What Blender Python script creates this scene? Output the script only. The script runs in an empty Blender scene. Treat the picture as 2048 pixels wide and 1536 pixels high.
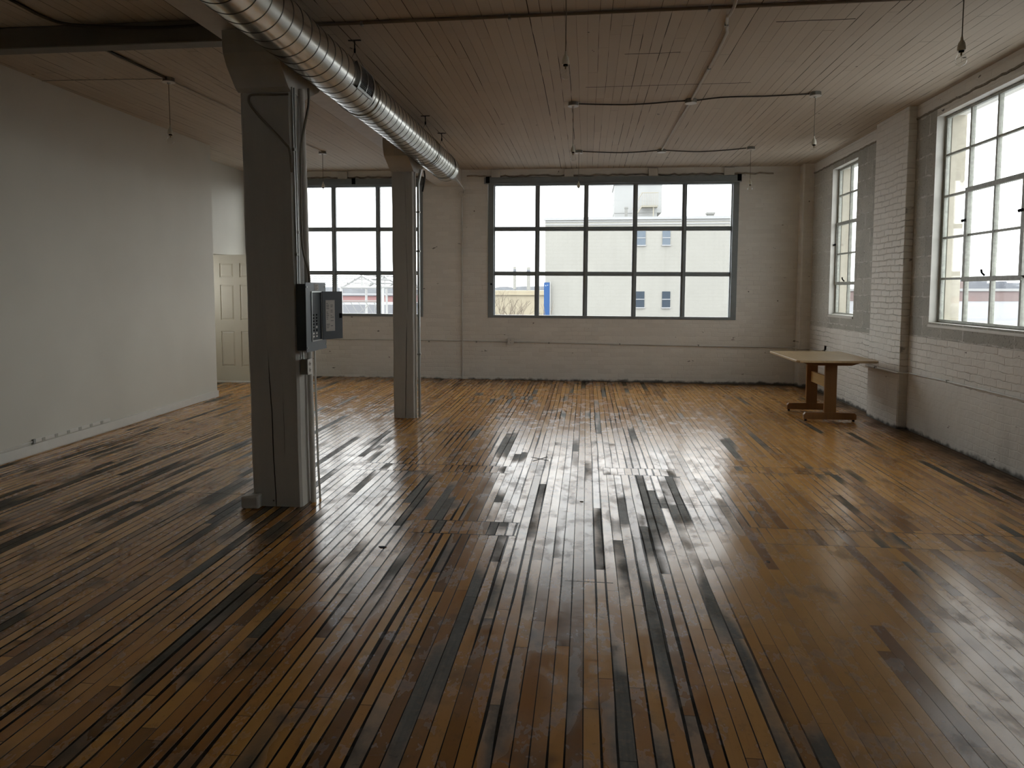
import bpy, bmesh, math, random
from mathutils import Vector, Matrix
random.seed(7)
PI = math.pi
SC = bpy.context.scene
COL = SC.collection

# ------------------------------------------------------------------ room dimensions (metres)
D = 11.62          # back wall
H = 3.44           # ceiling
XR = 3.46          # right wall, inner face
XP = 3.375         # pilaster face
YF = -5.0          # wall behind the camera
XL = -5.72         # side wall of the alcove

# ------------------------------------------------------------------ node helpers
class G:
    def __init__(s, name):
        s.m = bpy.data.materials.new(name); s.m.use_nodes = True
        s.t = s.m.node_tree; s.t.nodes.clear()
        s.out = s.t.nodes.new('ShaderNodeOutputMaterial')
    def n(s, t, **k):
        x = s.t.nodes.new(t)
        for a, b in k.items(): setattr(x, a, b)
        return x
    def put(s, sock, v):
        if isinstance(v, bpy.types.NodeSocket): s.t.links.new(v, sock)
        elif isinstance(v, (tuple, list)) and len(v) == 3 and sock.type == 'RGBA': sock.default_value = (*v, 1)
        else: sock.default_value = v
    def math(s, op, a, b=0.0, c=0.0, clamp=False):
        x = s.n('ShaderNodeMath', operation=op, use_clamp=clamp)
        s.put(x.inputs[0], a); s.put(x.inputs[1], b); s.put(x.inputs[2], c); return x.outputs[0]
    def add(s, a, b): return s.math('ADD', a, b)
    def sub(s, a, b): return s.math('SUBTRACT', a, b)
    def mul(s, a, b): return s.math('MULTIPLY', a, b)
    def div(s, a, b): return s.math('DIVIDE', a, b)
    def flo(s, a): return s.math('FLOOR', a)
    def fra(s, a): return s.math('FRACT', a)
    def mn(s, a, b): return s.math('MINIMUM', a, b)
    def mx(s, a, b): return s.math('MAXIMUM', a, b)
    def absv(s, a): return s.math('ABSOLUTE', a)
    def sm(s, v, a, b, x=0.0, y=1.0):
        r = s.n('ShaderNodeMapRange', interpolation_type='SMOOTHSTEP')
        s.put(r.inputs[0], v); s.put(r.inputs[1], a); s.put(r.inputs[2], b); r.inputs[3].default_value = x; r.inputs[4].default_value = y
        return r.outputs[0]
    def lin(s, v, a, b, x=0.0, y=1.0):
        r = s.n('ShaderNodeMapRange')
        s.put(r.inputs[0], v); s.put(r.inputs[1], a); s.put(r.inputs[2], b); s.put(r.inputs[3], x); s.put(r.inputs[4], y)
        return r.outputs[0]
    def coord(s):
        tc = s.n('ShaderNodeTexCoord'); sp = s.n('ShaderNodeSeparateXYZ')
        s.t.links.new(tc.outputs['Object'], sp.inputs[0]); s.P = tc.outputs['Object']
        return sp.outputs
    def xyz(s, x, y, z=0.0):
        c = s.n('ShaderNodeCombineXYZ'); s.put(c.inputs[0], x); s.put(c.inputs[1], y); s.put(c.inputs[2], z); return c.outputs[0]
    def noise(s, vec, scale, detail=3.0, rough=0.5, dist=0.0):
        x = s.n('ShaderNodeTexNoise'); s.put(x.inputs['Vector'], vec); x.inputs['Scale'].default_value = scale
        x.inputs['Detail'].default_value = detail; x.inputs['Roughness'].default_value = rough; x.inputs['Distortion'].default_value = dist
        return x.outputs['Fac']
    def white(s, vec):
        x = s.n('ShaderNodeTexWhiteNoise', noise_dimensions='3D'); s.put(x.inputs['Vector'], vec)
        sp = s.n('ShaderNodeSeparateColor'); s.t.links.new(x.outputs['Color'], sp.inputs[0])
        return sp.outputs[0], sp.outputs[1], sp.outputs[2]
    def voro(s, vec, scale, feat='F1'):
        x = s.n('ShaderNodeTexVoronoi', feature=feat); s.put(x.inputs['Vector'], vec); x.inputs['Scale'].default_value = scale
        return x.outputs['Distance']
    def ramp(s, v, stops, mode='LINEAR'):
        r = s.n('ShaderNodeValToRGB'); s.put(r.inputs[0], v); e = r.color_ramp; e.interpolation = mode
        while len(e.elements) < len(stops): e.elements.new(0.5)
        for q, (p, c) in zip(e.elements, stops): q.position = p; q.color = (*c, 1)
        return r.outputs[0]
    def mix(s, f, a, b, mode='MIX'):
        x = s.n('ShaderNodeMix', data_type='RGBA', blend_type=mode)
        s.put(x.inputs[0], f); s.put(x.inputs[6], a); s.put(x.inputs[7], b); return x.outputs[2]
    def bump(s, h, dist=1.0, strength=1.0, nrm=None):
        b = s.n('ShaderNodeBump'); s.put(b.inputs['Height'], h); b.inputs['Distance'].default_value = dist; b.inputs['Strength'].default_value = strength
        if nrm is not None: s.put(b.inputs['Normal'], nrm)
        return b.outputs[0]
    def pbr(s, col, rough=0.5, metal=0.0, normal=None, spec=0.5, **k):
        p = s.n('ShaderNodeBsdfPrincipled')
        s.put(p.inputs['Base Color'], col); s.put(p.inputs['Roughness'], rough); s.put(p.inputs['Metallic'], metal)
        s.put(p.inputs['Specular IOR Level'], spec)
        if normal is not None: s.put(p.inputs['Normal'], normal)
        s.t.links.new(p.outputs[0], s.out.inputs[0]); return s.m

def plain(name, col, rough=0.6, metal=0.0, var=0.12, scale=14.0, bump=0.0004, spec=0.4):
    g = G(name); g.coord()
    n = g.noise(g.P, scale, 2.0, 0.6)
    c = g.mix(n, tuple(x * (1 - var) for x in col), tuple(min(1, x * (1 + var)) for x in col))
    return g.pbr(c, rough, metal, g.bump(n, bump), spec)

# ------------------------------------------------------------------ materials
def floor_material():
    g = G('worn_maple_floor'); X, Y, Z = g.coord()
    W = 0.0585
    # cross strips where the boards were patched: shift the boards inside them
    strips = [(5.77, 5.99, 0.15, 0.78), (5.72, 5.95, -1.95, -0.62), (4.25, 4.50, -1.09, -0.42), (4.28, 4.56, 1.05, 3.4), (5.95, 6.15, 1.2, 2.1), (9.6, 9.9, -1.6, -0.6)]
    smask = 0.0; sline = 0.0
    yy = g.add(Y, g.mul(g.sub(g.noise(g.P, 3.0, 1.0), 0.5), 0.02))
    for (y0, y1, x0, x1) in strips:
        a = g.mul(g.math('GREATER_THAN', yy, y0), g.math('LESS_THAN', yy, y1))
        b = g.mul(g.math('GREATER_THAN', X, x0), g.math('LESS_THAN', X, x1))
        m = g.mul(a, b); smask = g.mx(smask, m)
        e = g.mn(g.absv(g.sub(yy, y0)), g.absv(g.sub(yy, y1)))
        l = g.mul(g.math('LESS_THAN', e, 0.0045), b); sline = g.mx(sline, l)
    for (y0, x0, x1) in [(5.02, 0.45, 1.08), (3.61, -0.10, 0.15), (4.87, -3.6, -2.0), (7.4, 0.6, 1.1)]:
        e = g.absv(g.sub(g.add(Y, g.mul(X, 0.02)), y0))
        sline = g.mx(sline, g.mul(g.math('LESS_THAN', e, 0.004), g.mul(g.math('GREATER_THAN', X, x0), g.math('LESS_THAN', X, x1))))
    warp = g.mul(g.sub(g.noise(g.xyz(g.mul(X, 0.5), g.mul(Y, 0.35), 0.0), 1.0, 0.0), 0.5), 0.02)
    bx = g.div(g.add(g.add(X, warp), g.mul(smask, 0.023)), W)
    bi = g.flo(bx); fx = g.fra(bx)
    r1, r2, r3 = g.white(g.xyz(bi, g.mul(smask, 7.0), 1.0))
    L = g.lin(r2, 0.0, 1.0, 0.7, 2.1)
    ty = g.div(g.add(Y, g.mul(r1, 9.0)), L)
    bj = g.flo(ty); fy = g.fra(ty)
    q1, q2, q3 = g.white(g.xyz(bi, bj, g.mul(smask, 3.0)))
    ex = g.mul(g.mn(fx, g.sub(1.0, fx)), W)
    ey = g.mul(g.mn(fy, g.sub(1.0, fy)), L)
    # zones: the strip down the middle and left is old and open-jointed, the right front is newer maple
    zn = g.noise(g.P, 0.55, 1.0, 0.55)
    side = g.sm(g.sub(X, g.mul(g.sub(zn, 0.5), 2.2)), 0.45, 1.15, 1.0, 0.0)      # 1 = old boards
    nearr = g.sm(Y, 4.1, 4.5, 1.0, 0.0)
    old = g.mx(side, g.sm(Y, 4.2, 4.6, 0.0, 0.62))
    mid = g.mul(g.sm(X, -2.2, -0.5), g.sm(X, 0.2, 1.3, 1.0, 0.0))
    # board tone
    grain = g.noise(g.xyz(g.mul(X, 95.0), g.mul(Y, 2.6), g.mul(q3, 9.0)), 1.0, 2.0, 0.6)
    smudge = g.noise(g.P, 3.1, 3.0, 0.65)
    fine = g.noise(g.P, 40.0, 2.0, 0.65)
    q1c = g.add(0.55, g.mul(g.sub(q1, 0.55), g.lin(g.mn(g.mx(Y, 3.0), 7.0), 3.0, 7.0, 1.0, 0.42)))
    oldc = g.ramp(q1c, [(0.0, (0.15, 0.070, 0.024)), (0.22, (0.28, 0.130, 0.037)), (0.50, (0.45, 0.210, 0.054)), (0.80, (0.57, 0.300, 0.084)), (1.0, (0.33, 0.142, 0.038))])
    newc = g.ramp(g.mx(q1, g.sm(Y, 4.5, 6.5, 0.0, 0.16)), [(0.0, (0.20, 0.100, 0.045)), (0.12, (0.27, 0.140, 0.060)), (0.20, (0.47, 0.255, 0.076)), (0.70, (0.54, 0.300, 0.092)), (1.0, (0.46, 0.240, 0.070))])
    c = g.mix(old, newc, oldc)
    zone = g.add(g.add(g.mul(mid, 0.055), g.mul(g.sm(zn, 0.40, 0.68), 0.085)), g.mul(g.sm(X, -4.4, -0.9, 1.0, 0.0), g.lin(Y, 2.0, 7.5, 0.160, 0.065)))
    zone = g.mul(zone, g.lin(old, 0.0, 1.0, 0.35, 1.0))
    streak = g.noise(g.xyz(g.mul(bi, 3.37), g.mul(Y, 0.75), g.mul(r1, 5.0)), 1.0, 1.0, 0.55)
    clump = g.noise(g.xyz(g.mul(X, 5.5), g.mul(Y, 0.55), 3.0), 1.0, 1.0, 0.55)
    streak = g.add(g.mul(streak, 0.62), g.mul(clump, 0.38))
    zone = g.mul(zone, g.sm(Y, 4.8, 7.5, 1.0, 0.55))
    val = g.add(g.add(g.add(streak, 0.018), zone), g.add(g.mul(g.sub(q2, 0.5), 0.20), g.mul(g.sub(smudge, 0.5), 0.08)))
    dark = g.mul(g.sm(val, 0.645, 0.735), g.sm(fine, 0.25, 0.55, 0.88, 1.0))
    c = g.mix(dark, c, g.mix(grain, (0.036, 0.032, 0.022), (0.110, 0.096, 0.064)))
    c = g.mix(g.mul(g.sm(smudge, 0.50, 0.78), g.lin(old, 0.0, 1.0, 0.30, 0.65)), c, (0.055, 0.042, 0.028))
    c = g.mix(g.mul(g.sm(grain, 0.55, 0.85), 0.35), c, g.mix(0.5, c, (0.05, 0.03, 0.015)))
    c = g.mix(g.mul(g.sm(fine, 0.60, 0.80), 0.30), c, (0.06, 0.045, 0.03))
    # gaps between boards, opening and closing along their length
    open_n = g.noise(g.xyz(g.mul(bi, 3.7), g.mul(Y, 0.9), 0.0), 1.0, 1.0)
    gw = g.add(g.mul(old, 0.0011), g.mul(g.mul(g.sm(open_n, 0.40, 0.62), g.math('POWER', r3, 1.2)), g.add(0.0012, g.mul(old, 0.0085))))
    gw = g.add(gw, 0.00035)
    gap = g.sm(g.sub(ex, gw), -0.0003, 0.0007, 1.0, 0.0)
    gap0 = gap
    ja = g.sm(ey, 0.0012, 0.0022, 1.0, 0.0)
    ja = g.mul(ja, g.lin(old, 0.0, 1.0, 0.25, 0.8))
    gap = g.mx(g.mx(gap, ja), sline)
    gap = g.mul(gap, g.lin(old, 0.0, 1.0, 0.55, 1.0))
    c = g.mix(gap, c, (0.012, 0.009, 0.006))
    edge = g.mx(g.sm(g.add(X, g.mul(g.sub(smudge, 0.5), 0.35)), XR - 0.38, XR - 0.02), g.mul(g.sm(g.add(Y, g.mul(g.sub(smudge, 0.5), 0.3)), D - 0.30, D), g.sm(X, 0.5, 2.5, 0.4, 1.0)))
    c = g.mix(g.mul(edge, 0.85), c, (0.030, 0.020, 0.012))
    soil = g.noise(g.xyz(g.mul(X, 7.0), g.mul(Y, 4.0), 7.0), 1.0, 4.0, 0.75)
    c = g.mix(g.mul(g.sm(soil, 0.50, 0.66), 0.42), c, (0.060, 0.042, 0.024))
    # black specks and gouges
    v = g.voro(g.xyz(X, g.mul(Y, 0.6), 0.0), 2.6)
    speck = g.mul(g.sm(v, 0.028, 0.040, 1.0, 0.0), g.math('GREATER_THAN', smudge, 0.47))
    scr = g.noise(g.xyz(g.mul(X, 9.0), g.mul(Y, 14.0), 2.0), 1.0, 4.0, 0.75, 1.5)
    scrm = g.mul(g.sm(scr, 0.64, 0.69), g.sm(smudge, 0.40, 0.6))
    c = g.mix(g.mul(g.mx(speck, g.mul(scrm, 0.6)), 0.9), c, (0.02, 0.015, 0.01))
    # gloss: varnish left on most boards, gone on the dark ones
    rough = g.add(g.add(g.add(0.165, g.mul(g.sm(soil, 0.45, 0.68), 0.15)), g.mul(g.sub(smudge, 0.45), 0.20)), g.mul(q3, 0.05))
    rough = g.mx(g.add(g.add(rough, g.mul(edge, 0.4)), g.mul(g.mx(dark, g.mul(scrm, 0.7)), 0.33)), 0.16)
    spec = g.mul(g.mul(g.sub(1.0, g.mul(gap, 0.95)), g.lin(dark, 0.0, 1.0, 0.55, 0.26)), g.lin(old, 0.0, 1.0, 0.55, 1.0))
    # relief: each board tips and cups a little
    tilt = g.mul(g.mul(g.sub(q2, 0.5), g.sub(fx, 0.5)), g.mul(0.0006, g.add(0.35, old)))
    fc = g.sub(fx, 0.5)
    cup = g.mul(g.mul(fc, fc), g.mul(0.0009, g.add(0.2, old)))
    h = g.add(g.add(tilt, cup), g.mul(g.noise(g.xyz(g.mul(X, 6.0), g.mul(Y, 1.6), 0.0), 1.0, 0.0), 0.0024))
    h = g.add(h, g.mul(fine, 0.00022))
    h = g.sub(h, g.mul(gap0, 0.0012))
    return g.pbr(c, rough, 0.0, g.bump(h), spec)

def ceiling_material():
    g = G('painted_board_ceiling'); X, Y, Z = g.coord()
    W = 0.083
    bx = g.div(g.add(X, g.mul(g.sub(g.noise(g.P, 0.8, 0.0), 0.5), 0.012)), W); bi = g.flo(bx); fx = g.fra(bx)
    r1, r2, r3 = g.white(g.xyz(bi, 0.0, 5.0))
    L = g.lin(r2, 0.0, 1.0, 0.9, 3.2); ty = g.div(g.add(Y, g.mul(r1, 11.0)), L); bj = g.flo(ty); fy = g.fra(ty)
    q1, q2, q3 = g.white(g.xyz(bi, bj, 2.0))
    ex = g.mul(fx, W); ey = g.mul(g.mn(fy, g.sub(1.0, fy)), L)
    on = g.noise(g.xyz(g.mul(bi, 5.3), g.mul(Y, 1.7), 0.0), 1.0, 1.0, 0.6)
    rr = g.sm(r3, 0.25, 1.0)
    gw = g.add(0.0010, g.mul(g.mul(g.sm(on, 0.40, 0.58), rr), 0.0052))
    inten = g.add(0.42, g.mul(g.sm(on, 0.36, 0.56), g.lin(r3, 0.0, 1.0, 0.2, 0.9)))
    gap = g.mul(g.sm(g.sub(ex, gw), 0.0, 0.0010, 1.0, 0.0), g.math('MINIMUM', inten, 1.0))
    j = g.mul(g.sm(ey, 0.0015, 0.003, 1.0, 0.0), g.sm(q2, 0.3, 0.8))
    gap = g.mx(gap, g.mul(j, 0.8))
    # plugged strips and flaked paint
    ys_ = g.add(Y, g.mul(g.sub(g.noise(g.P, 4.0, 1.0), 0.5), 0.03)); gap0 = gap
    for (y0, x0, x1) in [(6.99, -0.02, 1.52), (6.05, 0.3, 0.75), (5.45, 1.35, 1.9)]:
        e = g.absv(g.sub(ys_, y0))
        gap = g.mx(gap, g.mul(g.math('LESS_THAN', e, 0.007), g.mul(g.math('GREATER_THAN', X, x0), g.math('LESS_THAN', X, x1))))
    blot = g.noise(g.P, 1.1, 2.0, 0.6); fine = g.noise(g.P, 22.0, 1.0, 0.6)
    fl = g.noise(g.P, 5.5, 3.0, 0.65)
    flake = g.mul(g.sm(fl, 0.71, 0.73), g.sm(blot, 0.45, 0.6))
    v = g.voro(g.P, 2.4); speck = g.mul(g.sm(v, 0.022, 0.032, 1.0, 0.0), g.math('GREATER_THAN', blot, 0.5))
    c = g.mix(blot, (0.50, 0.44, 0.355), (0.585, 0.525, 0.44))
    c = g.mix(g.mul(q1, 0.22), c, (0.38, 0.31, 0.24))
    c = g.mix(g.mx(gap, g.mx(flake, speck)), c, (0.035, 0.024, 0.014))
    h = g.add(g.mul(gap0, 0.003), g.mul(g.mul(g.sub(q3, 0.5), g.sub(fx, 0.5)), -0.004))
    h = g.add(h, g.mul(fine, 0.0006))
    return g.pbr(c, 0.62, 0.0, g.bump(g.mul(h, -1.0)), 0.25)

def masonry(name, axis, kind):
    """axis: which coordinate runs along the wall. kind: brick | block | parge"""
    g = G(name); X, Y, Z = g.coord()
    U = X if axis == 'x' else Y
    wob = g.add(g.mul(g.sub(g.noise(g.P, 2.6, 2.0), 0.5), 0.036), 0.0)
    wob2 = g.mul(g.sub(g.noise(g.P, 14.0, 1.0), 0.5), 0.020)
    bl, bh = (0.40, 0.205) if kind == 'block' else (0.212, 0.068)
    V = g.add(g.add(Z, wob), wob2)
    rv = g.div(V, bh); ri = g.flo(rv); fv = g.fra(rv)
    a1, a2, a3 = g.white(g.xyz(ri, 3.0, 1.0))
    off = g.add(g.mul(g.math('MODULO', g.absv(ri), 2.0), 0.5), g.mul(a1, 0.22))
    cu = g.add(g.div(g.add(U, wob2), bl), off); ci = g.flo(cu); fu = g.fra(cu)
    b1, b2, b3 = g.white(g.xyz(ri, ci, 4.0))
    eu = g.mul(g.mn(fu, g.sub(1.0, fu)), bl); ev = g.mul(g.mn(fv, g.sub(1.0, fv)), bh)
    e = g.mn(eu, ev)
    vis = g.mul(g.sm(g.noise(g.P, 1.7, 1.0, 0.6), 0.34, 0.62, 0.30, 1.0), g.sm(Z, 2.35, 2.9, 1.0, 0.45))
    mort = g.mul(g.sm(e, 0.002, 0.0085, 1.0, 0.0), vis)
    blot = g.noise(g.P, 0.9, 2.0, 0.6); fine = g.noise(g.P, 42.0, 2.0, 0.65); med = g.noise(g.P, 9.0, 2.0, 0.6)
    chip = g.mul(g.sm(g.noise(g.xyz(g.mul(U, 5.0), g.mul(Z, 9.0), 0.0), 1.0, 3.0, 0.68), 0.70, 0.725), 1.0)
    v = g.voro(g.P, 3.4); speck = g.mul(g.sm(v, 0.030, 0.045, 1.0, 0.0), g.math('GREATER_THAN', med, 0.50))
    crack = g.mul(g.mul(g.sm(e, 0.0006, 0.0026, 1.0, 0.0), g.sm(med, 0.50, 0.62)), 0.75)
    if kind == 'brick':
        c = g.mix(blot, (0.73, 0.71, 0.66), (0.83, 0.81, 0.76))
        c = g.mix(g.mul(b1, 0.16), c, (0.44, 0.40, 0.35))
        c = g.mix(g.mul(mort, 0.15 if axis == 'y' else 0.03), c, (0.35, 0.31, 0.26))
        c = g.mix(g.mx(g.mul(g.mul(crack, vis), 0.85 if axis == 'y' else 0.22), g.mul(g.mx(chip, speck), 0.8)), c, (0.06, 0.05, 0.04))
        amp = 0.0070 if axis == 'y' else 0.0016
        h = g.add(g.mul(mort, -amp), g.add(g.mul(fine, 0.0012), g.mul(med, 0.006 if axis == 'y' else 0.003)))
        h = g.add(h, g.mul(b2, 0.002 if axis == 'y' else 0.0008))
    elif kind == 'block':
        pores = g.sm(g.noise(g.P, 60.0, 1.0, 0.7), 0.58, 0.72)
        c = g.mix(g.noise(g.P, 3.0, 2.0, 0.6), (0.33, 0.32, 0.275), (0.55, 0.535, 0.475))
        c = g.mix(g.mul(b1, 0.35), c, (0.23, 0.225, 0.20))
        c = g.mix(g.mul(g.sm(Y, 10.5, 10.7), 0.6), c, (0.62, 0.60, 0.54))
        c = g.mix(g.mul(pores, 0.5), c, (0.13, 0.13, 0.12))
        c = g.mix(g.mul(g.sm(e, 0.003, 0.012, 1.0, 0.0), g.sm(med, 0.42, 0.62, 0.10, 0.85)), c, (0.66, 0.65, 0.61))
        c = g.mix(g.mul(speck, 0.8), c, (0.05, 0.045, 0.04))
        h = g.add(g.mul(mort, 0.002), g.add(g.mul(fine, 0.002), g.mul(pores, -0.0016)))
    else:
        c = g.mix(blot, (0.64, 0.62, 0.57), (0.74, 0.72, 0.67))
        c = g.mix(g.mul(g.sm(g.noise(g.xyz(g.mul(U, 3.0), g.mul(Z, 1.2), 0.0), 1.0, 4.0), 0.5, 0.8), 0.35), c, (0.36, 0.33, 0.29))
        c = g.mix(g.mul(g.mx(chip, speck), 0.75), c, (0.07, 0.06, 0.05))
        h = g.add(g.mul(mort, -0.0012), g.add(g.mul(fine, 0.0008), g.mul(med, 0.006)))
    # grime along the floor
    gr = g.mul(g.sm(g.add(Z, g.mul(g.sub(med, 0.5), 0.10)), 0.0, 0.045, 1.0, 0.0), 0.85)
    c = g.mix(gr, c, (0.03, 0.025, 0.02))
    return g.pbr(c, 0.68, 0.0, g.bump(h), 0.28)

def timber_paint(name, cracks, tint=(0.52, 0.51, 0.475)):
    g = G(name); X, Y, Z = g.coord()
    n = g.noise(g.xyz(g.mul(X, 9.0), g.mul(Y, 9.0), g.mul(Z, 1.3)), 1.0, 4.0, 0.55)
    n2 = g.noise(g.P, 30.0, 4.0, 0.6)
    c = g.mix(n, tuple(v * 0.82 for v in tint), tuple(v * 1.08 for v in tint))
    k = 0.0
    for (x0, z0, z1, wd, slope) in cracks:
        wx = g.add(g.add(x0, g.mul(g.sub(Z, z0), slope)), g.mul(g.sub(g.noise(g.xyz(0.0, x0 * 10, g.mul(Z, 1.0)), 2.2, 4.0, 0.55), 0.5), 0.03))
        taper = g.mul(g.sm(Z, z0 - 0.02, z0 + 0.10), g.sm(Z, z1 - 0.35, z1, 1.0, 0.0))
        k = g.mx(k, g.sm(g.sub(g.absv(g.sub(X, wx)), g.mul(taper, wd)), -0.0012, 0.0004, 1.0, 0.0))
    v = g.voro(g.P, 4.0); speck = g.sm(v, 0.020, 0.032, 1.0, 0.0)
    c = g.mix(g.mul(speck, 0.85), c, (0.05, 0.045, 0.04))
    if cracks:
        # only on the face that looks down the room
        ge = g.n('ShaderNodeNewGeometry'); sp = g.n('ShaderNodeSeparateXYZ'); g.t.links.new(ge.outputs['True Normal'], sp.inputs[0])
        face = g.math('LESS_THAN', sp.outputs[1], -0.7)
        k = g.mul(k, face)
        c = g.mix(k, c, (0.02, 0.018, 0.015))
    h = g.add(g.mul(n, 0.004), g.add(g.mul(n2, 0.0009), g.mul(k, -0.004)))
    return g.pbr(c, 0.5, 0.0, g.bump(h), 0.35)

def pine(name, col, axis):
    g = G(name); X, Y, Z = g.coord()
    v = {'x': g.xyz(g.mul(X, 2.0), g.mul(Y, 28.0), g.mul(Z, 28.0)), 'y': g.xyz(g.mul(X, 28.0), g.mul(Y, 2.0), g.mul(Z, 28.0)), 'z': g.xyz(g.mul(X, 28.0), g.mul(Y, 28.0), g.mul(Z, 2.0))}[axis]
    n = g.noise(v, 1.0, 4.0, 0.6, 0.8)
    c = g.mix(n, tuple(q * 0.72 for q in col), tuple(q * 1.15 for q in col))
    return g.pbr(c, 0.38, 0.0, g.bump(n, 0.0003), 0.45)

def galv(name, base=(0.50, 0.50, 0.47), rough=0.30, dirt=0.35, bumpy=1.0):
    g = G(name); X, Y, Z = g.coord()
    n = g.noise(g.xyz(g.mul(X, 5.0), g.mul(Y, 1.2), g.mul(Z, 5.0)), 1.0, 4.0, 0.6); f = g.noise(g.P, 55.0, 3.0, 0.6)
    c = g.mix(g.mul(g.sm(n, 0.42, 0.75), dirt), base, (0.27, 0.22, 0.155))
    r = g.add(rough, g.mul(g.sub(f, 0.5), 0.08 * bumpy))
    return g.pbr(c, r, 0.92, g.bump(g.mul(n, 0.0003 * bumpy)), 0.5)

def glass(name, tint=(0.97, 0.985, 0.98), dirt=0.0):
    g = G(name); g.coord()
    tr = g.n('ShaderNodeBsdfTransparent'); tr.inputs[0].default_value = (*tint, 1)
    gl = g.n('ShaderNodeBsdfGlossy'); gl.inputs['Roughness'].default_value = 0.03
    lw = g.n('ShaderNodeLayerWeight'); fr = g.add(0.035, g.mul(g.math('POWER', lw.outputs['Facing'], 5.0), 0.9))
    mx = g.n('ShaderNodeMixShader'); g.t.links.new(fr, mx.inputs[0]); g.t.links.new(tr.outputs[0], mx.inputs[1]); g.t.links.new(gl.outputs[0], mx.inputs[2])
    last = mx.outputs[0]
    if dirt:
        df = g.n('ShaderNodeBsdfTranslucent'); df.inputs[0].default_value = (0.8, 0.8, 0.78, 1)
        m2 = g.n('ShaderNodeMixShader'); g.t.links.new(g.mul(g.sm(g.noise(g.P, 2.0, 4.0), 0.4, 0.75), dirt), m2.inputs[0])
        g.t.links.new(last, m2.inputs[1]); g.t.links.new(df.outputs[0], m2.inputs[2]); last = m2.outputs[0]
    g.t.links.new(last, g.out.inputs[0]); return g.m

M = {}
M['floor'] = floor_material()
M['ceiling'] = ceiling_material()
for ax in 'xy':
    for k in ('brick', 'block', 'parge'):
        if ax == 'x' and k == 'block': continue
        M[k + ax] = masonry('painted_%s_%s' % (k, ax), ax, k)
M['jamb'] = plain('cream_brick_jamb', (0.42, 0.39, 0.32), 0.8, var=.2, scale=9)
M['plaster'] = plain('painted_plaster', (0.60, 0.58, 0.51), 0.62, var=0.07, scale=1.4, bump=0.003, spec=0.3)
M['cream'] = plain('cream_door_paint', (0.60, 0.565, 0.455), 0.45, var=0.05, scale=5)
M['white'] = plain('white_trim_paint', (0.66, 0.65, 0.60), 0.4, var=0.06)
M['column1'] = timber_paint('grey_white_timber_paint_wide', [(-2.140, -0.05, 1.15, 0.0040, -0.030), (-2.075, 0.33, 0.92, 0.0014, 0.0)], (0.49, 0.485, 0.445))
M['column2'] = timber_paint('grey_white_timber_paint_narrow', [(-2.098, -0.05, 1.25, 0.0040, 0.022), (-2.055, 1.2, 2.9, 0.0017, -0.012)], (0.47, 0.46, 0.42))
M['beam'] = timber_paint('beam_paint', [], (0.60, 0.56, 0.50))
M['crossbeam'] = timber_paint('crossbeam_paint', [], (0.17, 0.16, 0.135))
M['duct'] = galv('galvanised_duct', (0.60, 0.60, 0.555), 0.25, 0.45, 0.15)
M['seam'] = plain('duct_seam', (0.045, 0.042, 0.035), 0.5)
M['emt'] = galv('galvanised_conduit', (0.42, 0.44, 0.43), 0.35, 0.3)
M['steel'] = plain('painted_steel_sash', (0.23, 0.26, 0.27), 0.42, 0.0, var=0.12, spec=0.5)
M['sash'] = plain('weathered_sash_paint', (0.34, 0.35, 0.31), 0.5, 0.0, var=0.45, scale=30, spec=0.5)
M['glass'] = glass('window_glass', dirt=0.0)
M['bulbglass'] = glass('bulb_glass', (0.96, 0.96, 0.95))
M['panel'] = plain('grey_panel_enamel', (0.105, 0.125, 0.14), 0.42, 0.0, var=0.05)
M['panelbox'] = plain('dark_panel_enamel', (0.035, 0.045, 0.052), 0.5, 0.0, var=0.05)
M['black'] = plain('black_plastic', (0.010, 0.010, 0.011), 0.8, spec=0.0)
M['inner'] = plain('panel_plate', (0.05, 0.055, 0.06), 0.8, spec=0.05)
M['darkrubber'] = plain('dark_cable', (0.05, 0.045, 0.038), 0.6)
M['paper'] = plain('paper_label', (0.50, 0.48, 0.45), 0.8)
M['ink'] = plain('printed_ink', (0.06, 0.06, 0.07), 0.8)
M['boxsteel'] = galv('steel_box', (0.30, 0.31, 0.29), 0.45, 0.3)
M['paintpipe'] = plain('painted_pipe', (0.56, 0.55, 0.51), 0.42)
M['ceilpipe'] = plain('ceiling_pipe_paint', (0.50, 0.46, 0.39), 0.45)
M['brownpipe'] = plain('brown_painted_pipe', (0.20, 0.155, 0.11), 0.5)
M['socket'] = plain('porcelain_socket', (0.74, 0.72, 0.62), 0.45)
M['cordm'] = plain('lamp_cord', (0.22, 0.20, 0.16), 0.7)
M['plate'] = plain('cover_plate', (0.62, 0.61, 0.57), 0.35)
M['pinetop'] = pine('pine_tabletop', (0.47, 0.345, 0.19), 'y')
M['pineleg'] = pine('stained_pine_leg', (0.27, 0.135, 0.050), 'z')
M['pinerail'] = pine('pine_stretcher', (0.56, 0.36, 0.13), 'y')
M['filament'] = plain('filament_wire', (0.30, 0.22, 0.12), 0.4, 0.8)
M['crumb'] = plain('crumbling_mortar', (0.24, 0.22, 0.18), 0.9, var=.5, scale=40, bump=.003)
M['crumb2'] = plain('pale_crumbling_mortar', (0.36, 0.32, 0.26), 0.9, var=.6, scale=14, bump=.004)
M['strip'] = plain('strip_socket', (0.38, 0.37, 0.33), 0.5)
M['tape'] = plain('black_tape', (0.02, 0.018, 0.015), 0.7)

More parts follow.
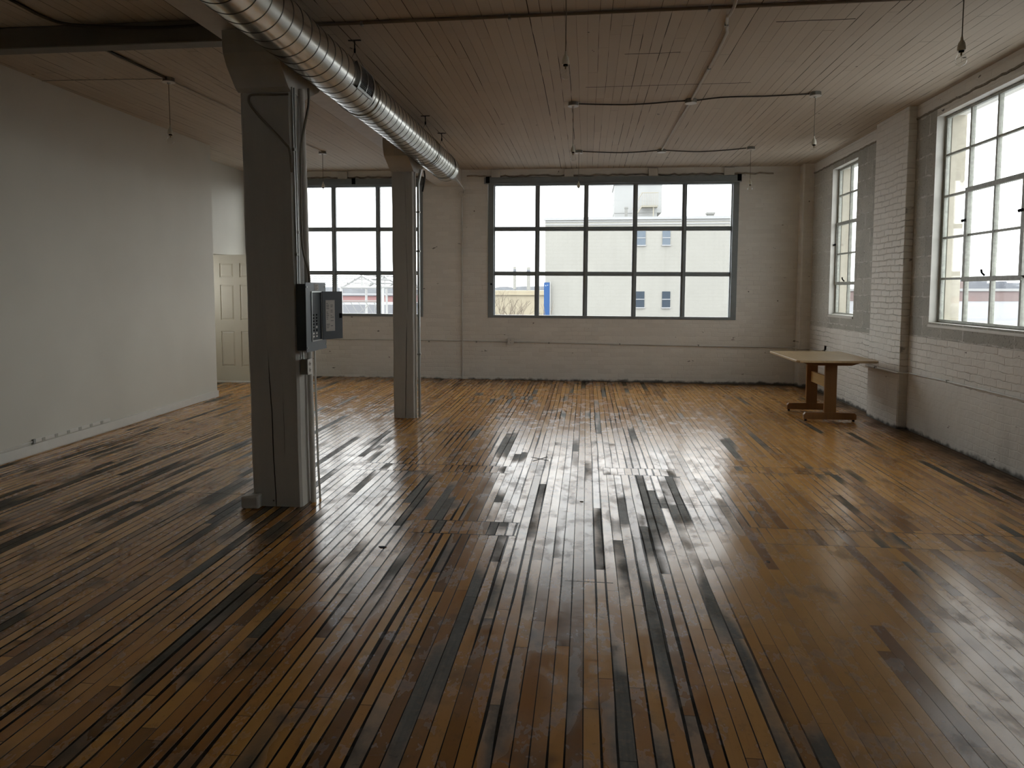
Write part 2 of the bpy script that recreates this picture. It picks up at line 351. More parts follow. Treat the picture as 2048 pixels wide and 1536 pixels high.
# ------------------------------------------------------------------ mesh helpers
def new_obj(name, bm, mats, parent=None, smooth=False, recalc=True):
    if recalc: bmesh.ops.recalc_face_normals(bm, faces=bm.faces[:])
    me = bpy.data.meshes.new(name); bm.to_mesh(me); bm.free()
    if not isinstance(mats, (list, tuple)): mats = [mats]
    for m in mats: me.materials.append(m)
    if smooth:
        for p in me.polygons: p.use_smooth = True
        try: me.set_sharp_from_angle(angle=math.radians(40))
        except Exception: pass
    o = bpy.data.objects.new(name, me); COL.objects.link(o)
    if parent is not None: o.parent = parent
    return o
def empty(name, loc=(0, 0, 0), rz=0.0):
    o = bpy.data.objects.new(name, None); COL.objects.link(o); o.location = loc; o.rotation_euler = (0, 0, rz)
    o.empty_display_size = 0.05; return o
def tag(o, label, cat, group=None, kind=None):
    o['label'] = label; o['category'] = cat
    if group: o['group'] = group
    if kind: o['kind'] = kind
    return o
def struct(o): o['kind'] = 'structure'; return o
def B(bm, x0, x1, y0, y1, z0, z1, bev=0.0, mi=0, seg=1):
    vs = [bm.verts.new((x, y, z)) for z in (z0, z1) for y in (y0, y1) for x in (x0, x1)]
    idx = [(0, 2, 3, 1), (4, 5, 7, 6), (0, 1, 5, 4), (2, 6, 7, 3), (0, 4, 6, 2), (1, 3, 7, 5)]
    fs = [bm.faces.new([vs[i] for i in f]) for f in idx]
    for f in fs: f.material_index = mi
    if bev > 0:
        es = list({e for f in fs for e in f.edges})
        r = bmesh.ops.bevel(bm, geom=es, offset=bev, segments=seg, affect='EDGES', profile=0.5)
        for f in r['faces']: f.material_index = mi
    return fs
def box(name, x0, x1, y0, y1, z0, z1, mat, parent=None, bev=0.0, seg=1):
    bm = bmesh.new(); B(bm, x0, x1, y0, y1, z0, z1, bev, 0, seg); return new_obj(name, bm, mat, parent)
def prism(bm, pts, axis, a0, a1, mi=0, bev=0.0):
    """pts: outline in the plane perpendicular to axis, extruded from a0 to a1"""
    def P(p, a): return {'x': (a, p[0], p[1]), 'y': (p[0], a, p[1]), 'z': (p[0], p[1], a)}[axis]
    v0 = [bm.verts.new(P(p, a0)) for p in pts]; v1 = [bm.verts.new(P(p, a1)) for p in pts]
    n = len(pts); fs = [bm.faces.new(v0), bm.faces.new(v1[::-1])]
    for i in range(n): fs.append(bm.faces.new([v0[i], v0[(i + 1) % n], v1[(i + 1) % n], v1[i]]))
    for f in fs: f.material_index = mi
    if bev > 0:
        es = list({e for f in fs[:2] for e in f.edges})
        bmesh.ops.bevel(bm, geom=es, offset=bev, segments=2, affect='EDGES', profile=0.5)
def tube(bm, pts, r, seg=10, mi=0, caps=True, rads=None):
    pts = [Vector(p) for p in pts]; rings = []
    t0 = (pts[1] - pts[0]).normalized()
    up = Vector((0, 0, 1)) if abs(t0.z) < 0.9 else Vector((1, 0, 0))
    nrm = (up - t0 * up.dot(t0)).normalized()
    for i, p in enumerate(pts):
        if i == 0: t = (pts[1] - pts[0])
        elif i == len(pts) - 1: t = (pts[-1] - pts[-2])
        else: t = (pts[i + 1] - pts[i]).normalized() + (pts[i] - pts[i - 1]).normalized()
        t.normalize(); nrm = (nrm - t * nrm.dot(t)).normalized(); b = t.cross(nrm)
        rr = rads[i] if rads else r
        rings.append([bm.verts.new(p + (nrm * math.cos(2 * PI * k / seg) + b * math.sin(2 * PI * k / seg)) * rr) for k in range(seg)])
    for i in range(len(rings) - 1):
        for k in range(seg):
            f = bm.faces.new([rings[i][k], rings[i][(k + 1) % seg], rings[i + 1][(k + 1) % seg], rings[i + 1][k]]); f.material_index = mi
    if caps:
        for rg in (rings[0], rings[-1]):
            f = bm.faces.new(rg); f.material_index = mi
def lathe(bm, prof, cx, cy, seg=16, mi=0):
    rings = []
    for (r, z) in prof:
        rings.append([bm.verts.new((cx + r * math.cos(2 * PI * k / seg), cy + r * math.sin(2 * PI * k / seg), z)) for k in range(seg)] if r > 1e-6 else [bm.verts.new((cx, cy, z))])
    for a, b in zip(rings, rings[1:]):
        for k in range(seg):
            k2 = (k + 1) % seg
            if len(a) == 1 and len(b) == 1: continue
            if len(a) == 1: f = bm.faces.new([a[0], b[k2], b[k]])
            elif len(b) == 1: f = bm.faces.new([a[k], a[k2], b[0]])
            else: f = bm.faces.new([a[k], a[k2], b[k2], b[k]])
            f.material_index = mi
def smooth_path(pts, n=6):
    """Catmull-Rom through the points"""
    P = [Vector(p) for p in pts]; P = [P[0] * 2 - P[1]] + P + [P[-1] * 2 - P[-2]]; out = []
    for i in range(1, len(P) - 2):
        for k in range(n):
            t = k / n; a, b, c, d = P[i - 1], P[i], P[i + 1], P[i + 2]
            out.append(0.5 * ((2 * b) + (c - a) * t + (2 * a - 5 * b + 4 * c - d) * t * t + (3 * b - 3 * c + d - a) * t ** 3))
    out.append(P[-2]); return out
def rect_wall(name, axis, pos, thick, u0, u1, v0, v1, holes, mats, matfn, du=None):
    """A wall slab: inner face at pos, thickness on the far side; cut on a grid so openings stay open.
    axis 'y': wall lies in x-z at y=pos; axis 'x': wall lies in y-z at x=pos."""
    us = {u0, u1}; vs = {v0, v1}
    for h in holes: us |= {h[0], h[1]}; vs |= {h[2], h[3]}
    extra = du or []
    for k, val in extra: (us if k == 'u' else vs).add(val)
    us = sorted(us); vs = sorted(vs)
    bm = bmesh.new(); cache = {}
    def V(u, v, s):
        key = (round(u, 5), round(v, 5), s)
        if key not in cache:
            w = pos + thick * s
            cache[key] = bm.verts.new((u, w, v) if axis == 'y' else (w, u, v))
        return cache[key]
    solid = {}
    for i in range(len(us) - 1):
        for j in range(len(vs) - 1):
            cu, cv = (us[i] + us[i + 1]) / 2, (vs[j] + vs[j + 1]) / 2
            solid[i, j] = not any(h[0] < cu < h[1] and h[2] < cv < h[3] for h in holes)
    def face(vl, mi): f = bm.faces.new(vl); f.material_index = mi
    for (i, j), s in solid.items():
        if not s: continue
        a, b, c, d = us[i], us[i + 1], vs[j], vs[j + 1]
        mi = matfn((a + b) / 2, (c + d) / 2)
        face([V(a, c, 0), V(b, c, 0), V(b, d, 0), V(a, d, 0)], mi)
        face([V(a, c, 1), V(a, d, 1), V(b, d, 1), V(b, c, 1)], len(mats) - 1)
        for (ni, nj, e) in ((i - 1, j, ((a, c), (a, d))), (i + 1, j, ((b, d), (b, c))), (i, j - 1, ((b, c), (a, c))), (i, j + 1, ((a, d), (b, d)))):
            if not solid.get((ni, nj), False):
                (p, q), (r, t) = e
                face([V(p, q, 0), V(r, t, 0), V(r, t, 1), V(p, q, 1)], len(mats) - 2)
    return struct(new_obj(name, bm, mats))

# ------------------------------------------------------------------ floor and ceiling (slightly settled toward the far left)
def settle(x, y):
    t = min(1.0, max(0.0, (y - 6.5) / 5.0)); t = t * t * (3 - 2 * t)
    return -0.0060 * x * t if y < 12.6 else 0.0
def slab(name, z, thick, mat):
    bm = bmesh.new(); nx, ny = 24, 44
    x0, x1, y0, y1 = -6.8, XR + 0.1, YF - 0.1, D + 0.1
    for (zz) in (z, z + thick):
        g_ = [[bm.verts.new((x0 + (x1 - x0) * i / nx, y0 + (y1 - y0) * j / ny, zz)) for i in range(nx + 1)] for j in range(ny + 1)]
        for j in range(ny):
            for i in range(nx): bm.faces.new([g_[j][i], g_[j][i + 1], g_[j + 1][i + 1], g_[j + 1][i]])
    return struct(new_obj(name, bm, mat, smooth=True, recalc=False))
slab('floor', 0.0, -0.15, M['floor'])
slab('ceiling', H, 0.2, M['ceiling'])

# ------------------------------------------------------------------ walls
W1 = (-1.61, 2.373, 1.03, 3.285)      # big back window opening
W2 = (-5.60, -2.70, 1.03, 3.285)      # left back window opening
rect_wall('wall_back', 'y', D, 0.32, XL - 1.1, XR + 0.4, -0.05, H + 0.05, [W1, W2],
          [M['brickx'], M['brickx'], M['brickx']], lambda u, v: 0)
W3 = (4.95, 7.60, 1.18, 3.225)
W4 = (9.66, 10.60, 1.17, 3.215)
W5_FILL = (-3.45, -1.69, 1.18, 3.225)  # unseen opening behind the camera, added for fill light
def rmat(u, v):
    if v < 0.60 and u < 8.5: return 2
    if v > 3.30: return 0
    if v > 0.98 and 8.9 < u: return 1
    if v > 1.02 and 7.60 < u < 8.03: return 1
    if v > 1.02 and u < 4.95 and u > 4.6: return 1
    if 1.02 < v < 1.18 and 4.6 < u < 8.03: return 1
    if v > 1.02 and u > 3.40 and u < 3.75: return 1
    return 0
rect_wall('wall_right', 'x', XR, 0.25, YF - 0.1, D + 0.4, -0.05, H + 0.05, [W3, W4, W5_FILL],
          [M['bricky'], M['blocky'], M['pargey'], M['white'], M['bricky']], rmat,
          [('v', 0.60), ('v', 0.98), ('v', 1.02), ('v', 3.30), ('u', 8.03), ('u', 8.9), ('u', 4.6), ('u', 8.5)])
bm = bmesh.new(); B(bm, XP, XR + 0.02, 8.03, 8.88, 0.62, H + 0.03, 0.006); o = new_obj('trim_1', bm, M['bricky']); struct(o)
bm = bmesh.new(); B(bm, XP - 0.012, XR + 0.02, 8.02, 8.86, -0.03, 0.62, 0.012); o = new_obj('trim_2', bm, M['pargey']); struct(o)
bm = bmesh.new(); B(bm, XP, XR + 0.02, 3.75, 4.6, -0.03, H + 0.03, 0.006); o = new_obj('trim_3', bm, M['bricky']); struct(o)
# corner chase
bm = bmesh.new(); B(bm, 3.30, XR + 0.02, 11.42, D + 0.02, -0.03, H + 0.05, 0.02, 0, 2); struct(new_obj('trim_4', bm, M['brickx']))
# ragged ledge above the right-hand windows
def ledge(name, x, y0, y1, z, n):
    bm = bmesh.new(); rnd = random.Random(3)
    ring = []
    for i in range(n + 1):
        y = y0 + (y1 - y0) * i / n; a = 0.004 + rnd.random() * 0.010; zz = z + (rnd.random() - 0.5) * 0.008
        ring.append([bm.verts.new(q) for q in ((x + 0.01, y, zz - 0.018), (x - a, y, zz - 0.012), (x - a, y, zz + 0.004), (x + 0.01, y, zz + 0.014))])
    for a, b in zip(ring, ring[1:]):
        for k in range(4): bm.faces.new([a[k], a[(k + 1) % 4], b[(k + 1) % 4], b[k]])
    bm.faces.new(ring[0]); bm.faces.new(ring[-1][::-1])
    return struct(new_obj(name, bm, M['crumb']))
ledge('trim_5', XR, 4.6, 8.03, 3.31, 60)
ledge('trim_6', XR, 8.88, 11.42, 3.30, 40)
def ledge_b(name, x0, x1, z, n, seed):
    bm = bmesh.new(); rnd = random.Random(seed); ring = []
    for i in range(n + 1):
        x = x0 + (x1 - x0) * i / n; a = 0.012 + rnd.random() * 0.02; zz = z + (rnd.random() - 0.5) * 0.02
        ring.append([bm.verts.new(q) for q in ((x, D + 0.01, zz - 0.016), (x, D - a, zz - 0.008), (x, D - a, zz + 0.006), (x, D + 0.01, zz + 0.016))])
    for a, b in zip(ring, ring[1:]):
        for k in range(4): bm.faces.new([a[k], a[(k + 1) % 4], b[(k + 1) % 4], b[k]])
    bm.faces.new(ring[0]); bm.faces.new(ring[-1][::-1])
    return struct(new_obj(name, bm, M['crumb2']))
ledge_b('trim_7', -1.95, 2.9, 3.335, 70, 5)
ledge_b('trim_8', -5.6, -2.5, 3.335, 50, 6)
k = 9
for (a, b) in [(-1.545, -1.40), (-0.36, -0.215), (0.97, 1.12), (2.14, 2.30), (-4.115, -3.955)]:
    bm = bmesh.new(); B(bm, a, b, D - 0.045, D + 0.01, 3.298, 3.425, 0.004); struct(new_obj('trim_%d' % k, bm, M['plate'])); k += 1
# partition on the left: a plastered stud wall that runs a touch out of square
def partition():
    bm = bmesh.new()
    f = lambda y: -4.887 - 0.0225 * y
    y0, y1 = YF, 9.33
    pts = [(f(y0), y0), (f(y1), y1), (f(y1) - 0.13, y1), (f(y0) - 0.13, y0)]
    prism(bm, pts, 'z', -0.03, H + 0.05)
    struct(new_obj('wall_left', bm, M['plaster']))
    bm = bmesh.new(); zt = 0.085; e = 0.014
    prism(bm, [(f(y0) + e, y0), (f(y1) + e, y1 + e), (f(y1) - 0.13, y1 + e), (f(y1) - 0.13, y1 - 0.002), (f(y1) - 0.004, y1 - 0.002), (f(y0) - 0.004, y0)], 'z', 0.0, zt)
    struct(new_obj('baseboard_left', bm, M['white']))
partition()
# alcove behind the partition: high white side wall, lower recess under it with the door
bm = bmesh.new(); B(bm, XL - 0.12, XL, 9.0, D + 0.02, 2.03, H + 0.05); struct(new_obj('wall_alcove', bm, M['plaster']))
bm = bmesh.new(); B(bm, -6.72, -6.6, 9.0, 9.3, -0.03, 2.22); B(bm, -6.72, -6.6, 10.6, D - 0.01, -0.03, 2.22); B(bm, -6.72, -6.6, 9.3, 10.6, -0.03, 1.25); B(bm, -6.72, -6.6, 9.3, 10.6, 1.85, 2.22); B(bm, -6.6, XL - 0.121, 9.0, D - 0.01, 2.06, 2.18); struct(new_obj('wall_recess', bm, M['plaster']))  # opening in the outer side is unseen, added to light the door
bm = bmesh.new(); B(bm, -6.7, -5.1, 8.9, 9.0, -0.03, H + 0.05); struct(new_obj('wall_closet', bm, M['plaster']))
bm = bmesh.new(); B(bm, -6.8, XR + 0.3, YF - 0.12, YF, -0.03, H + 0.05); struct(new_obj('wall_front', bm, M['plaster']))

# ------------------------------------------------------------------ six panel door
def make_door():
    r = empty('door_1', (-5.52, 10.79, 0.006), math.radians(-3)); struct(r)
    w, h, t = 0.80, 2.015, 0.035
    bm = bmesh.new()
    B(bm, -w / 2, w / 2, 0.010, t, 0.0, h)
    cols = [(-0.285, -0.055), (0.055, 0.285)]; rows = [(0.24, 0.80), (0.98, 1.54), (1.66, 1.88)]
    xs = sorted({-w / 2, w / 2, *[c for q in cols for c in q]}); zs = sorted({0.0, h, *[c for q in rows for c in q]})
    for i in range(len(xs) - 1):
        for j in range(len(zs) - 1):
            cx, cz = (xs[i] + xs[i + 1]) / 2, (zs[j] + zs[j + 1]) / 2
            if any(a < cx < b for a, b in cols) and any(a < cz < b for a, b in rows): continue
            B(bm, xs[i], xs[i + 1], 0.0, 0.012, zs[j], zs[j + 1])
    new_obj('door_slab', bm, M['cream'], r)
    for a, b in cols:
        for c, d in rows:
            bm = bmesh.new()
            o_, i_ = [(a, c), (b, c), (b, d), (a, d)], [(a + .03, c + .03), (b - .03, c + .03), (b - .03, d - .03), (a + .03, d - .03)]
            vo = [bm.verts.new((x, 0.0115, z)) for x, z in o_]; vm = [bm.verts.new((x, 0.003, z)) for x, z in i_]
            for q in range(4): bm.faces.new([vo[q], vo[(q + 1) % 4], vm[(q + 1) % 4], vm[q]])
            bm.faces.new(vm); new_obj('door_panel', bm, M['cream'], r)
    bm = bmesh.new(); lathe(bm, [(0, 0), (0.03, 0.0), (0.028, 0.006), (0.011, 0.012), (0.011, 0.035), (0.026, 0.045), (0.026, 0.06), (0.0, 0.068)], 0, 0, 14)
    kn = new_obj('door_handle', bm, M['boxsteel'], r, True); kn.rotation_euler = (PI / 2, 0, 0); kn.location = (0.345, 0.0, 0.95)
make_door()
bm = bmesh.new(); B(bm, -6.55, -5.0, 10.66, 10.76, -0.01, 0.018, 0.004); struct(new_obj('trim_20', bm, M['white']))

# ------------------------------------------------------------------ windows
def back_window(name, x0, x1, z0, z1, xm, zm, label_latch=None):
    r = empty(name, ((x0 + x1) / 2, D, z0)); struct(r); r2 = r.location
    def L(bm, a, b, c, d, e, f, bev=0.003): B(bm, a - r2.x, b - r2.x, c - r2.y, d - r2.y, e - r2.z, f - r2.z, bev)
    bm = bmesh.new(); fw = 0.092
    yi, yo = D - 0.012, D + 0.10
    L(bm, x0, x0 + fw, yi, yo, z0, z1); L(bm, x1 - fw, x1, yi, yo, z0, z1)
    L(bm, x0 + fw, x1 - fw, yi, yo, z0, z0 + 0.045); L(bm, x0 + fw, x1 - fw, yi, yo, z1 - 0.105, z1)
    # inner lip
    L(bm, x0 + fw - 0.002, x0 + fw + 0.014, D + 0.045, yo, z0 + .045, z1 - .105, 0.001); L(bm, x1 - fw - 0.014, x1 - fw + 0.002, D + 0.045, yo, z0 + .045, z1 - .105, 0.001)
    new_obj('window_frame', bm, M['steel'], r)
    for x in xm:
        bm = bmesh.new(); L(bm, x - 0.037, x + 0.037, D + 0.03, D + 0.085, z0 + .045, z1 - .105); L(bm, x - 0.012, x + 0.012, D + 0.012, D + 0.035, z0 + .045, z1 - .105, 0.002)
        new_obj('mullion', bm, M['steel'], r)
    for z in zm:
        bm = bmesh.new(); L(bm, x0 + fw, x1 - fw, D + 0.035, D + 0.083, z - 0.034, z + 0.034)
        L(bm, x0 + fw, x1 - fw, D + 0.022, D + 0.037, z - 0.008, z + 0.008, 0.002)
        new_obj('mullion', bm, M['steel'], r)
    xs = [x0 + fw] + [q for q in xm] + [x1 - fw]; zs = [z0 + .045] + list(zm) + [z1 - .105]
    for i in range(len(xs) - 1):
        for j in range(len(zs) - 1):
            bm = bmesh.new(); L(bm, xs[i] + 0.005, xs[i + 1] - 0.005, D + 0.060, D + 0.066, zs[j] + 0.004, zs[j + 1] - 0.004, 0)
            new_obj('window_pane', bm, M['glass'], r)
    return r
w1 = back_window('window_1', *W1, [-0.807, -0.02, 0.7635, 1.539], [1.757, 2.484])
w2 = back_window('window_2', *W2, [-5.02, -4.233, -3.472], [1.757, 2.484])
# steel head channel over each back window, with dark end straps
for n_, (a, b), straps in (('trim_21', (-1.66, 2.40), [-1.60, 2.375]), ('trim_22', (-5.6, -2.66), [-3.84])):
    bm = bmesh.new(); B(bm, a, b, D - 0.055, D + 0.02, 3.205, 3.305, 0.004); B(bm, a, b, D - 0.075, D - 0.05, 3.20, 3.212, 0.001)
    for s in straps: B(bm, s - 0.030, s + 0.030, D - 0.066, D - 0.05, 3.20, 3.315, 0.003, 1)
    struct(new_obj(n_, bm, [M['steel'], M['black']]))
bm = bmesh.new(); tube(bm, [(-1.555, D - 0.012, 1.58), (-1.555, D - 0.03, 1.58)], 0.016, 12); lt = new_obj('window_latch', bm, M['black'], w1); lt.location = -w1.location

def side_window(name, y0, y1, z0, z1, ym, zm, vent=None):
    """steel sash in the right-hand wall; ym/zm are bar centres"""
    XG = XR + 0.10
    r = empty(name, (XG, (y0 + y1) / 2, z0)); struct(r); q = r.location
    def L(bm, a, b, c, d, e, f, bev=0.002): B(bm, a - q.x, b - q.x, c - q.y, d - q.y, e - q.z, f - q.z, bev)
    bm = bmesh.new()
    L(bm, XG - .02, XG + .02, y0, y0 + .03, z0, z1); L(bm, XG - .02, XG + .02, y1 - .03, y1, z0, z1)
    L(bm, XG - .02, XG + .02, y0 + .03, y1 - .03, z0, z0 + .025); L(bm, XG - .02, XG + .02, y0 + .03, y1 - .03, z1 - .025, z1)
    new_obj('window_frame', bm, M['sash'], r)
    for y in ym:
        bm = bmesh.new(); L(bm, XG - .022, XG + .018, y - .013, y + .013, z0 + .025, z1 - .025); new_obj('mullion', bm, M['sash'], r)
    for z in zm:
        bm = bmesh.new(); L(bm, XG - .016, XG + .016, y0 + .03, y1 - .03, z - .011, z + .011); new_obj('mullion', bm, M['sash'], r)
    ys = [y0 + .03] + sorted(ym) + [y1 - .03]; zs = [z0 + .025] + sorted(zm) + [z1 - .025]
    for i in range(len(ys) - 1):
        for j in range(len(zs) - 1):
            bm = bmesh.new(); L(bm, XG - .003, XG + .003, ys[i] + .002, ys[i + 1] - .002, zs[j] + .002, zs[j + 1] - .002, 0); new_obj('window_pane', bm, M['glass'], r)
    if vent:
        (a, b, c, d) = vent; bm = bmesh.new()
        L(bm, XG - .034, XG - .014, a - .024, a + .020, c, d); L(bm, XG - .034, XG - .014, b - .020, b + .024, c, d)
        L(bm, XG - .036, XG - .012, a - .024, b + .024, c - .030, c + .014); L(bm, XG - .036, XG - .012, a - .024, b + .024, d - .014, d + .030)
        new_obj('vent_sash', bm, M['sash'], r)
        ymid = (a + b) / 2 + 0.06
        bm = bmesh.new(); tube(bm, [(XG - .04 - q.x, ymid - q.y, c - q.z + .02), (XG - .065 - q.x, ymid - q.y, c - q.z + .045), (XG - .07 - q.x, ymid - q.y, c - q.z + .075)], 0.009, 8)
        new_obj('window_latch', bm, M['black'], r, True)
        for ya in (a, b):
            bm = bmesh.new(); tube(bm, [(XG - .03 - q.x, ya - q.y, 2.16 - q.z), (XG - .065 - q.x, ya - q.y, 2.15 - q.z)], 0.013, 8); new_obj('window_latch', bm, M['black'], r, True)
    return r
zr = [1.615, 2.02, 2.43, 2.835]
side_window('window_3', 4.96, 7.59, 1.185, 3.22, [7.115, 6.675, 6.235, 5.795, 5.355], zr, (6.235, 7.115, 1.615, 2.43))
side_window('window_4', 9.67, 10.59, 1.175, 3.21, [10.13], zr, (9.67, 10.59, 1.615, 2.43))
side_window('fill_window_5', -3.44, -1.70, 1.185, 3.22, [-2.165, -2.605, -3.045], zr, (-3.045, -2.165, 1.615, 2.43))  # added window, never in view, brightens the near end of the room
# sloped sills, painted
for n_, y0, y1 in (('trim_23', 4.95, 7.60), ('trim_24', 9.66, 10.60), ('trim_25', -3.45, -1.69)):  # last sill belongs to the added fill window
    bm = bmesh.new(); prism(bm, [(XR - 0.012, 1.135), (XR + 0.10, 1.135), (XR + 0.10, 1.188), (XR - 0.012, 1.158)], 'y', y0, y1)
    struct(new_obj(n_, bm, M['white']))

# brick jambs outside the sashes
k = 27
for yy in (7.56, 4.95, 10.56, 9.66):
    bm = bmesh.new(); B(bm, XR + .125, XR + .265, yy - .002, yy + .042, 1.15, 3.24, 0.003); struct(new_obj('trim_%d' % k, bm, M['jamb'])); k += 1
# ------------------------------------------------------------------ timber columns and beams
def column(name, x0, x1, y0, y1, ztop, lean, mat, label, cap_y0, cap_y1, cap_z):
    r = empty(name, ((x0 + x1) / 2, y0, 0)); tag(r, label, 'column', kind='thing')
    ox, oy = r.location.x, r.location.y
    bm = bmesh.new(); c = 0.016
    pts0 = [(x0 + c, y0), (x1 - c, y0), (x1, y0 + c), (x1, y1 - c), (x1 - c, y1), (x0 + c, y1), (x0, y1 - c), (x0, y0 + c)]
    n = 14; rings = []
    for i in range(n + 1):
        z = ztop * i / n; s = lean * i / n; w = 0.0022 * math.sin(i * 1.7 + x1 * 9)
        rings.append([bm.verts.new((p[0] + s + w, p[1], z)) for p in pts0])
    for a, b in zip(rings, rings[1:]):
        for q in range(8): bm.faces.new([a[q], a[(q + 1) % 8], b[(q + 1) % 8], b[q]])
    bm.faces.new(rings[0][::-1]); bm.faces.new(rings[-1])
    sh = new_obj('column_shaft', bm, mat, r); sh.location = (-ox, -oy, 0)
    bm = bmesh.new(); ym0, ym1 = y0, y1
    d0, d1 = cap_z, 3.17
    prof = [(ym0 - 0.01, d0), (ym0 - 0.05, d0 + 0.02), (cap_y0 + 0.05, d0 + 0.13), (cap_y0 + 0.008, d0 + 0.20), (cap_y0, d0 + 0.25), (cap_y0, d1), (cap_y1, d1), (cap_y1, d0 + 0.25), (cap_y1 - 0.008, d0 + 0.20), (cap_y1 - 0.05, d0 + 0.13), (ym1 + 0.05, d0 + 0.02), (ym1 + 0.01, d0)]
    prism(bm, prof, 'x', x0 + lean - 0.004, x1 + lean + 0.006)
    cp = new_obj('column_capital', bm, mat, r); cp.location = (-ox, -oy, 0)
    return r
c1 = column('timber_column', -2.313, -1.956, 4.67, 4.88, 2.83, -0.018, M['column1'], 'thick painted timber column carrying the grey electrical panel', 4.46, 5.22, 2.83)
c2 = column('timber_column', -2.240, -1.984, 8.07, 8.21, 2.85, 0.008, M['column2'], 'slimmer painted timber column standing nearer the back windows', 7.74, 8.66, 2.85)
bm = bmesh.new(); B(bm, -0.065, 0.065, -0.035, 0.035, 0.0, 0.098, 0.014, 0, 2)
for v in bm.verts:
    if v.co.z > 0.05 and v.co.x < 0: v.co.z -= 0.012
fb = new_obj('foot_block', bm, M['column1']); fb.location = (-2.300, 4.628, 0); tag(fb, 'small white painted wood block at the foot of the thick column', 'wood block')

bm = bmesh.new(); B(bm, -2.44, -2.036, YF + 0.001, D - 0.001, 3.172, H - 0.001, 0.006)
mb = new_obj('ceiling_beam', bm, M['beam']); tag(mb, 'long white painted timber beam running along the ceiling above both columns', 'beam', kind='thing')
bm = bmesh.new(); B(bm, -4.995, -2.441, 4.97, 5.10, 3.285, H - 0.001, 0.006)
cb = new_obj('ceiling_beam', bm, M['crossbeam']); tag(cb, 'short dark cross beam between the left plaster wall and the long beam', 'beam', kind='thing')

# ------------------------------------------------------------------ spiral duct
def duct():
    xc, zc, R_ = -1.800, 3.052, 0.160; y0, y1, p = YF + 0.3, 9.02, 0.133
    r = empty('spiral_duct', (xc, y1, zc)); tag(r, 'galvanised spiral air duct hanging below the ceiling beside the long beam', 'duct')
    seg = 72; prof = [(0.0, 0.0), (0.0012, 0.0), (0.0022, 0.0022), (0.0060, 0.0022), (0.0070, 0.0), (0.0082, 0.0)]
    turns = int((y1 - y0) / p); N = turns * seg
    bm = bmesh.new(); rows = [[] for _ in prof]
    for t in range(N + 1):
        a = 2 * PI * t / seg; y = y0 + p * t / seg
        for k_, (o_, h_) in enumerate(prof):
            rr = R_ + h_; rows[k_].append(bm.verts.new((rr * math.cos(a), y + o_ - y1, rr * math.sin(a))))
    for t in range(N):
        for k_ in range(len(prof) - 1):
            f = bm.faces.new([rows[k_][t], rows[k_][t + 1], rows[k_ + 1][t + 1], rows[k_ + 1][t]]); f.material_index = 1 if k_ in (1, 2, 3) else 0
        if t + seg < N:
            f = bm.faces.new([rows[-1][t], rows[-1][t + 1], rows[0][t + 1 + seg], rows[0][t + seg]]); f.material_index = 0
    for f in bm.faces: f.smooth = True
    body = new_obj('duct_body', bm, [M['duct'], M['seam']], r)
    for p_ in body.data.polygons: p_.use_smooth = True
    def collar(name, ya, yb, rr, mat, lip=0.003):
        bm = bmesh.new(); n = 64; cuts = [(ya, rr - .004), (ya, rr + lip), (ya + .008, rr + lip), (ya + .008, rr), (yb - .008, rr), (yb - .008, rr + lip), (yb, rr + lip), (yb, rr - .004)]
        rg = [[bm.verts.new((R2 * math.cos(2 * PI * q / n), y - y1, R2 * math.sin(2 * PI * q / n))) for q in range(n)] for (y, R2) in cuts]
        for a, b in zip(rg, rg[1:]):
            for q in range(n): bm.faces.new([a[q], a[(q + 1) % n], b[(q + 1) % n], b[q]])
        return new_obj(name, bm, mat, r, True)
    collar('duct_collar', 5.62, 5.70, R_ + 0.004, M['duct']); collar('duct_collar', 7.90, 7.98, R_ + 0.004, M['duct'])
    collar('duct_collar', y1 - 0.10, y1 + 0.10, R_ + 0.004, M['duct'])
    bm = bmesh.new(); n = 48; rg = [bm.verts.new(((R_ + .002) * math.cos(2 * PI * q / n), 0.095, (R_ + .002) * math.sin(2 * PI * q / n))) for q in range(n)]; bm.faces.new(rg)
    new_obj('duct_end_cap', bm, M['duct'], r)
    # side grille: curved register on the face towards the room
    ang0, ang1, ya, yb = math.radians(-33), math.radians(32), 5.08, 5.44
    def patch(bm, a0, a1, u0, u1, r0, r1, n=8, mi=0):
        g_ = []
        for i in range(n + 1):
            a = a0 + (a1 - a0) * i / n
            g_.append([bm.verts.new((rr * math.cos(a), u - y1, rr * math.sin(a))) for rr, u in ((r0, u0), (r1, u0), (r1, u1), (r0, u1))])
        for A, Bq in zip(g_, g_[1:]):
            for q in range(4): f = bm.faces.new([A[q], A[(q + 1) % 4], Bq[(q + 1) % 4], Bq[q]]); f.material_index = mi
        bm.faces.new(g_[0]); bm.faces.new(g_[-1][::-1])
    bm = bmesh.new(); patch(bm, ang0 + .05, ang1 - .05, ya + .02, yb - .02, R_ + .001, R_ + .006); gb = new_obj('grille', bm, M['black'], r)
    bm = bmesh.new(); e = 0.09; q_ = 0.028
    patch(bm, ang0, ang0 + e, ya, yb, R_, R_ + .020); patch(bm, ang1 - e, ang1, ya, yb, R_, R_ + .020)
    patch(bm, ang0, ang1, ya, ya + q_, R_, R_ + .020); patch(bm, ang0, ang1, yb - q_, yb, R_, R_ + .020); patch(bm, ang0, ang1, (ya + yb) / 2 - .006, (ya + yb) / 2 + .006, R_, R_ + .019)
    new_obj('grille_frame', bm, M['emt'], gb)
    bm = bmesh.new()
    for i in range(15):
        a = ang0 + e + (ang1 - ang0 - 2 * e) * (i + .5) / 15; patch(bm, a - .006, a + .006, ya + q_, yb - q_, R_ + .004, R_ + .015, 1)
    new_obj('grille_blade', bm, M['boxsteel'], gb)
    return r
duct()
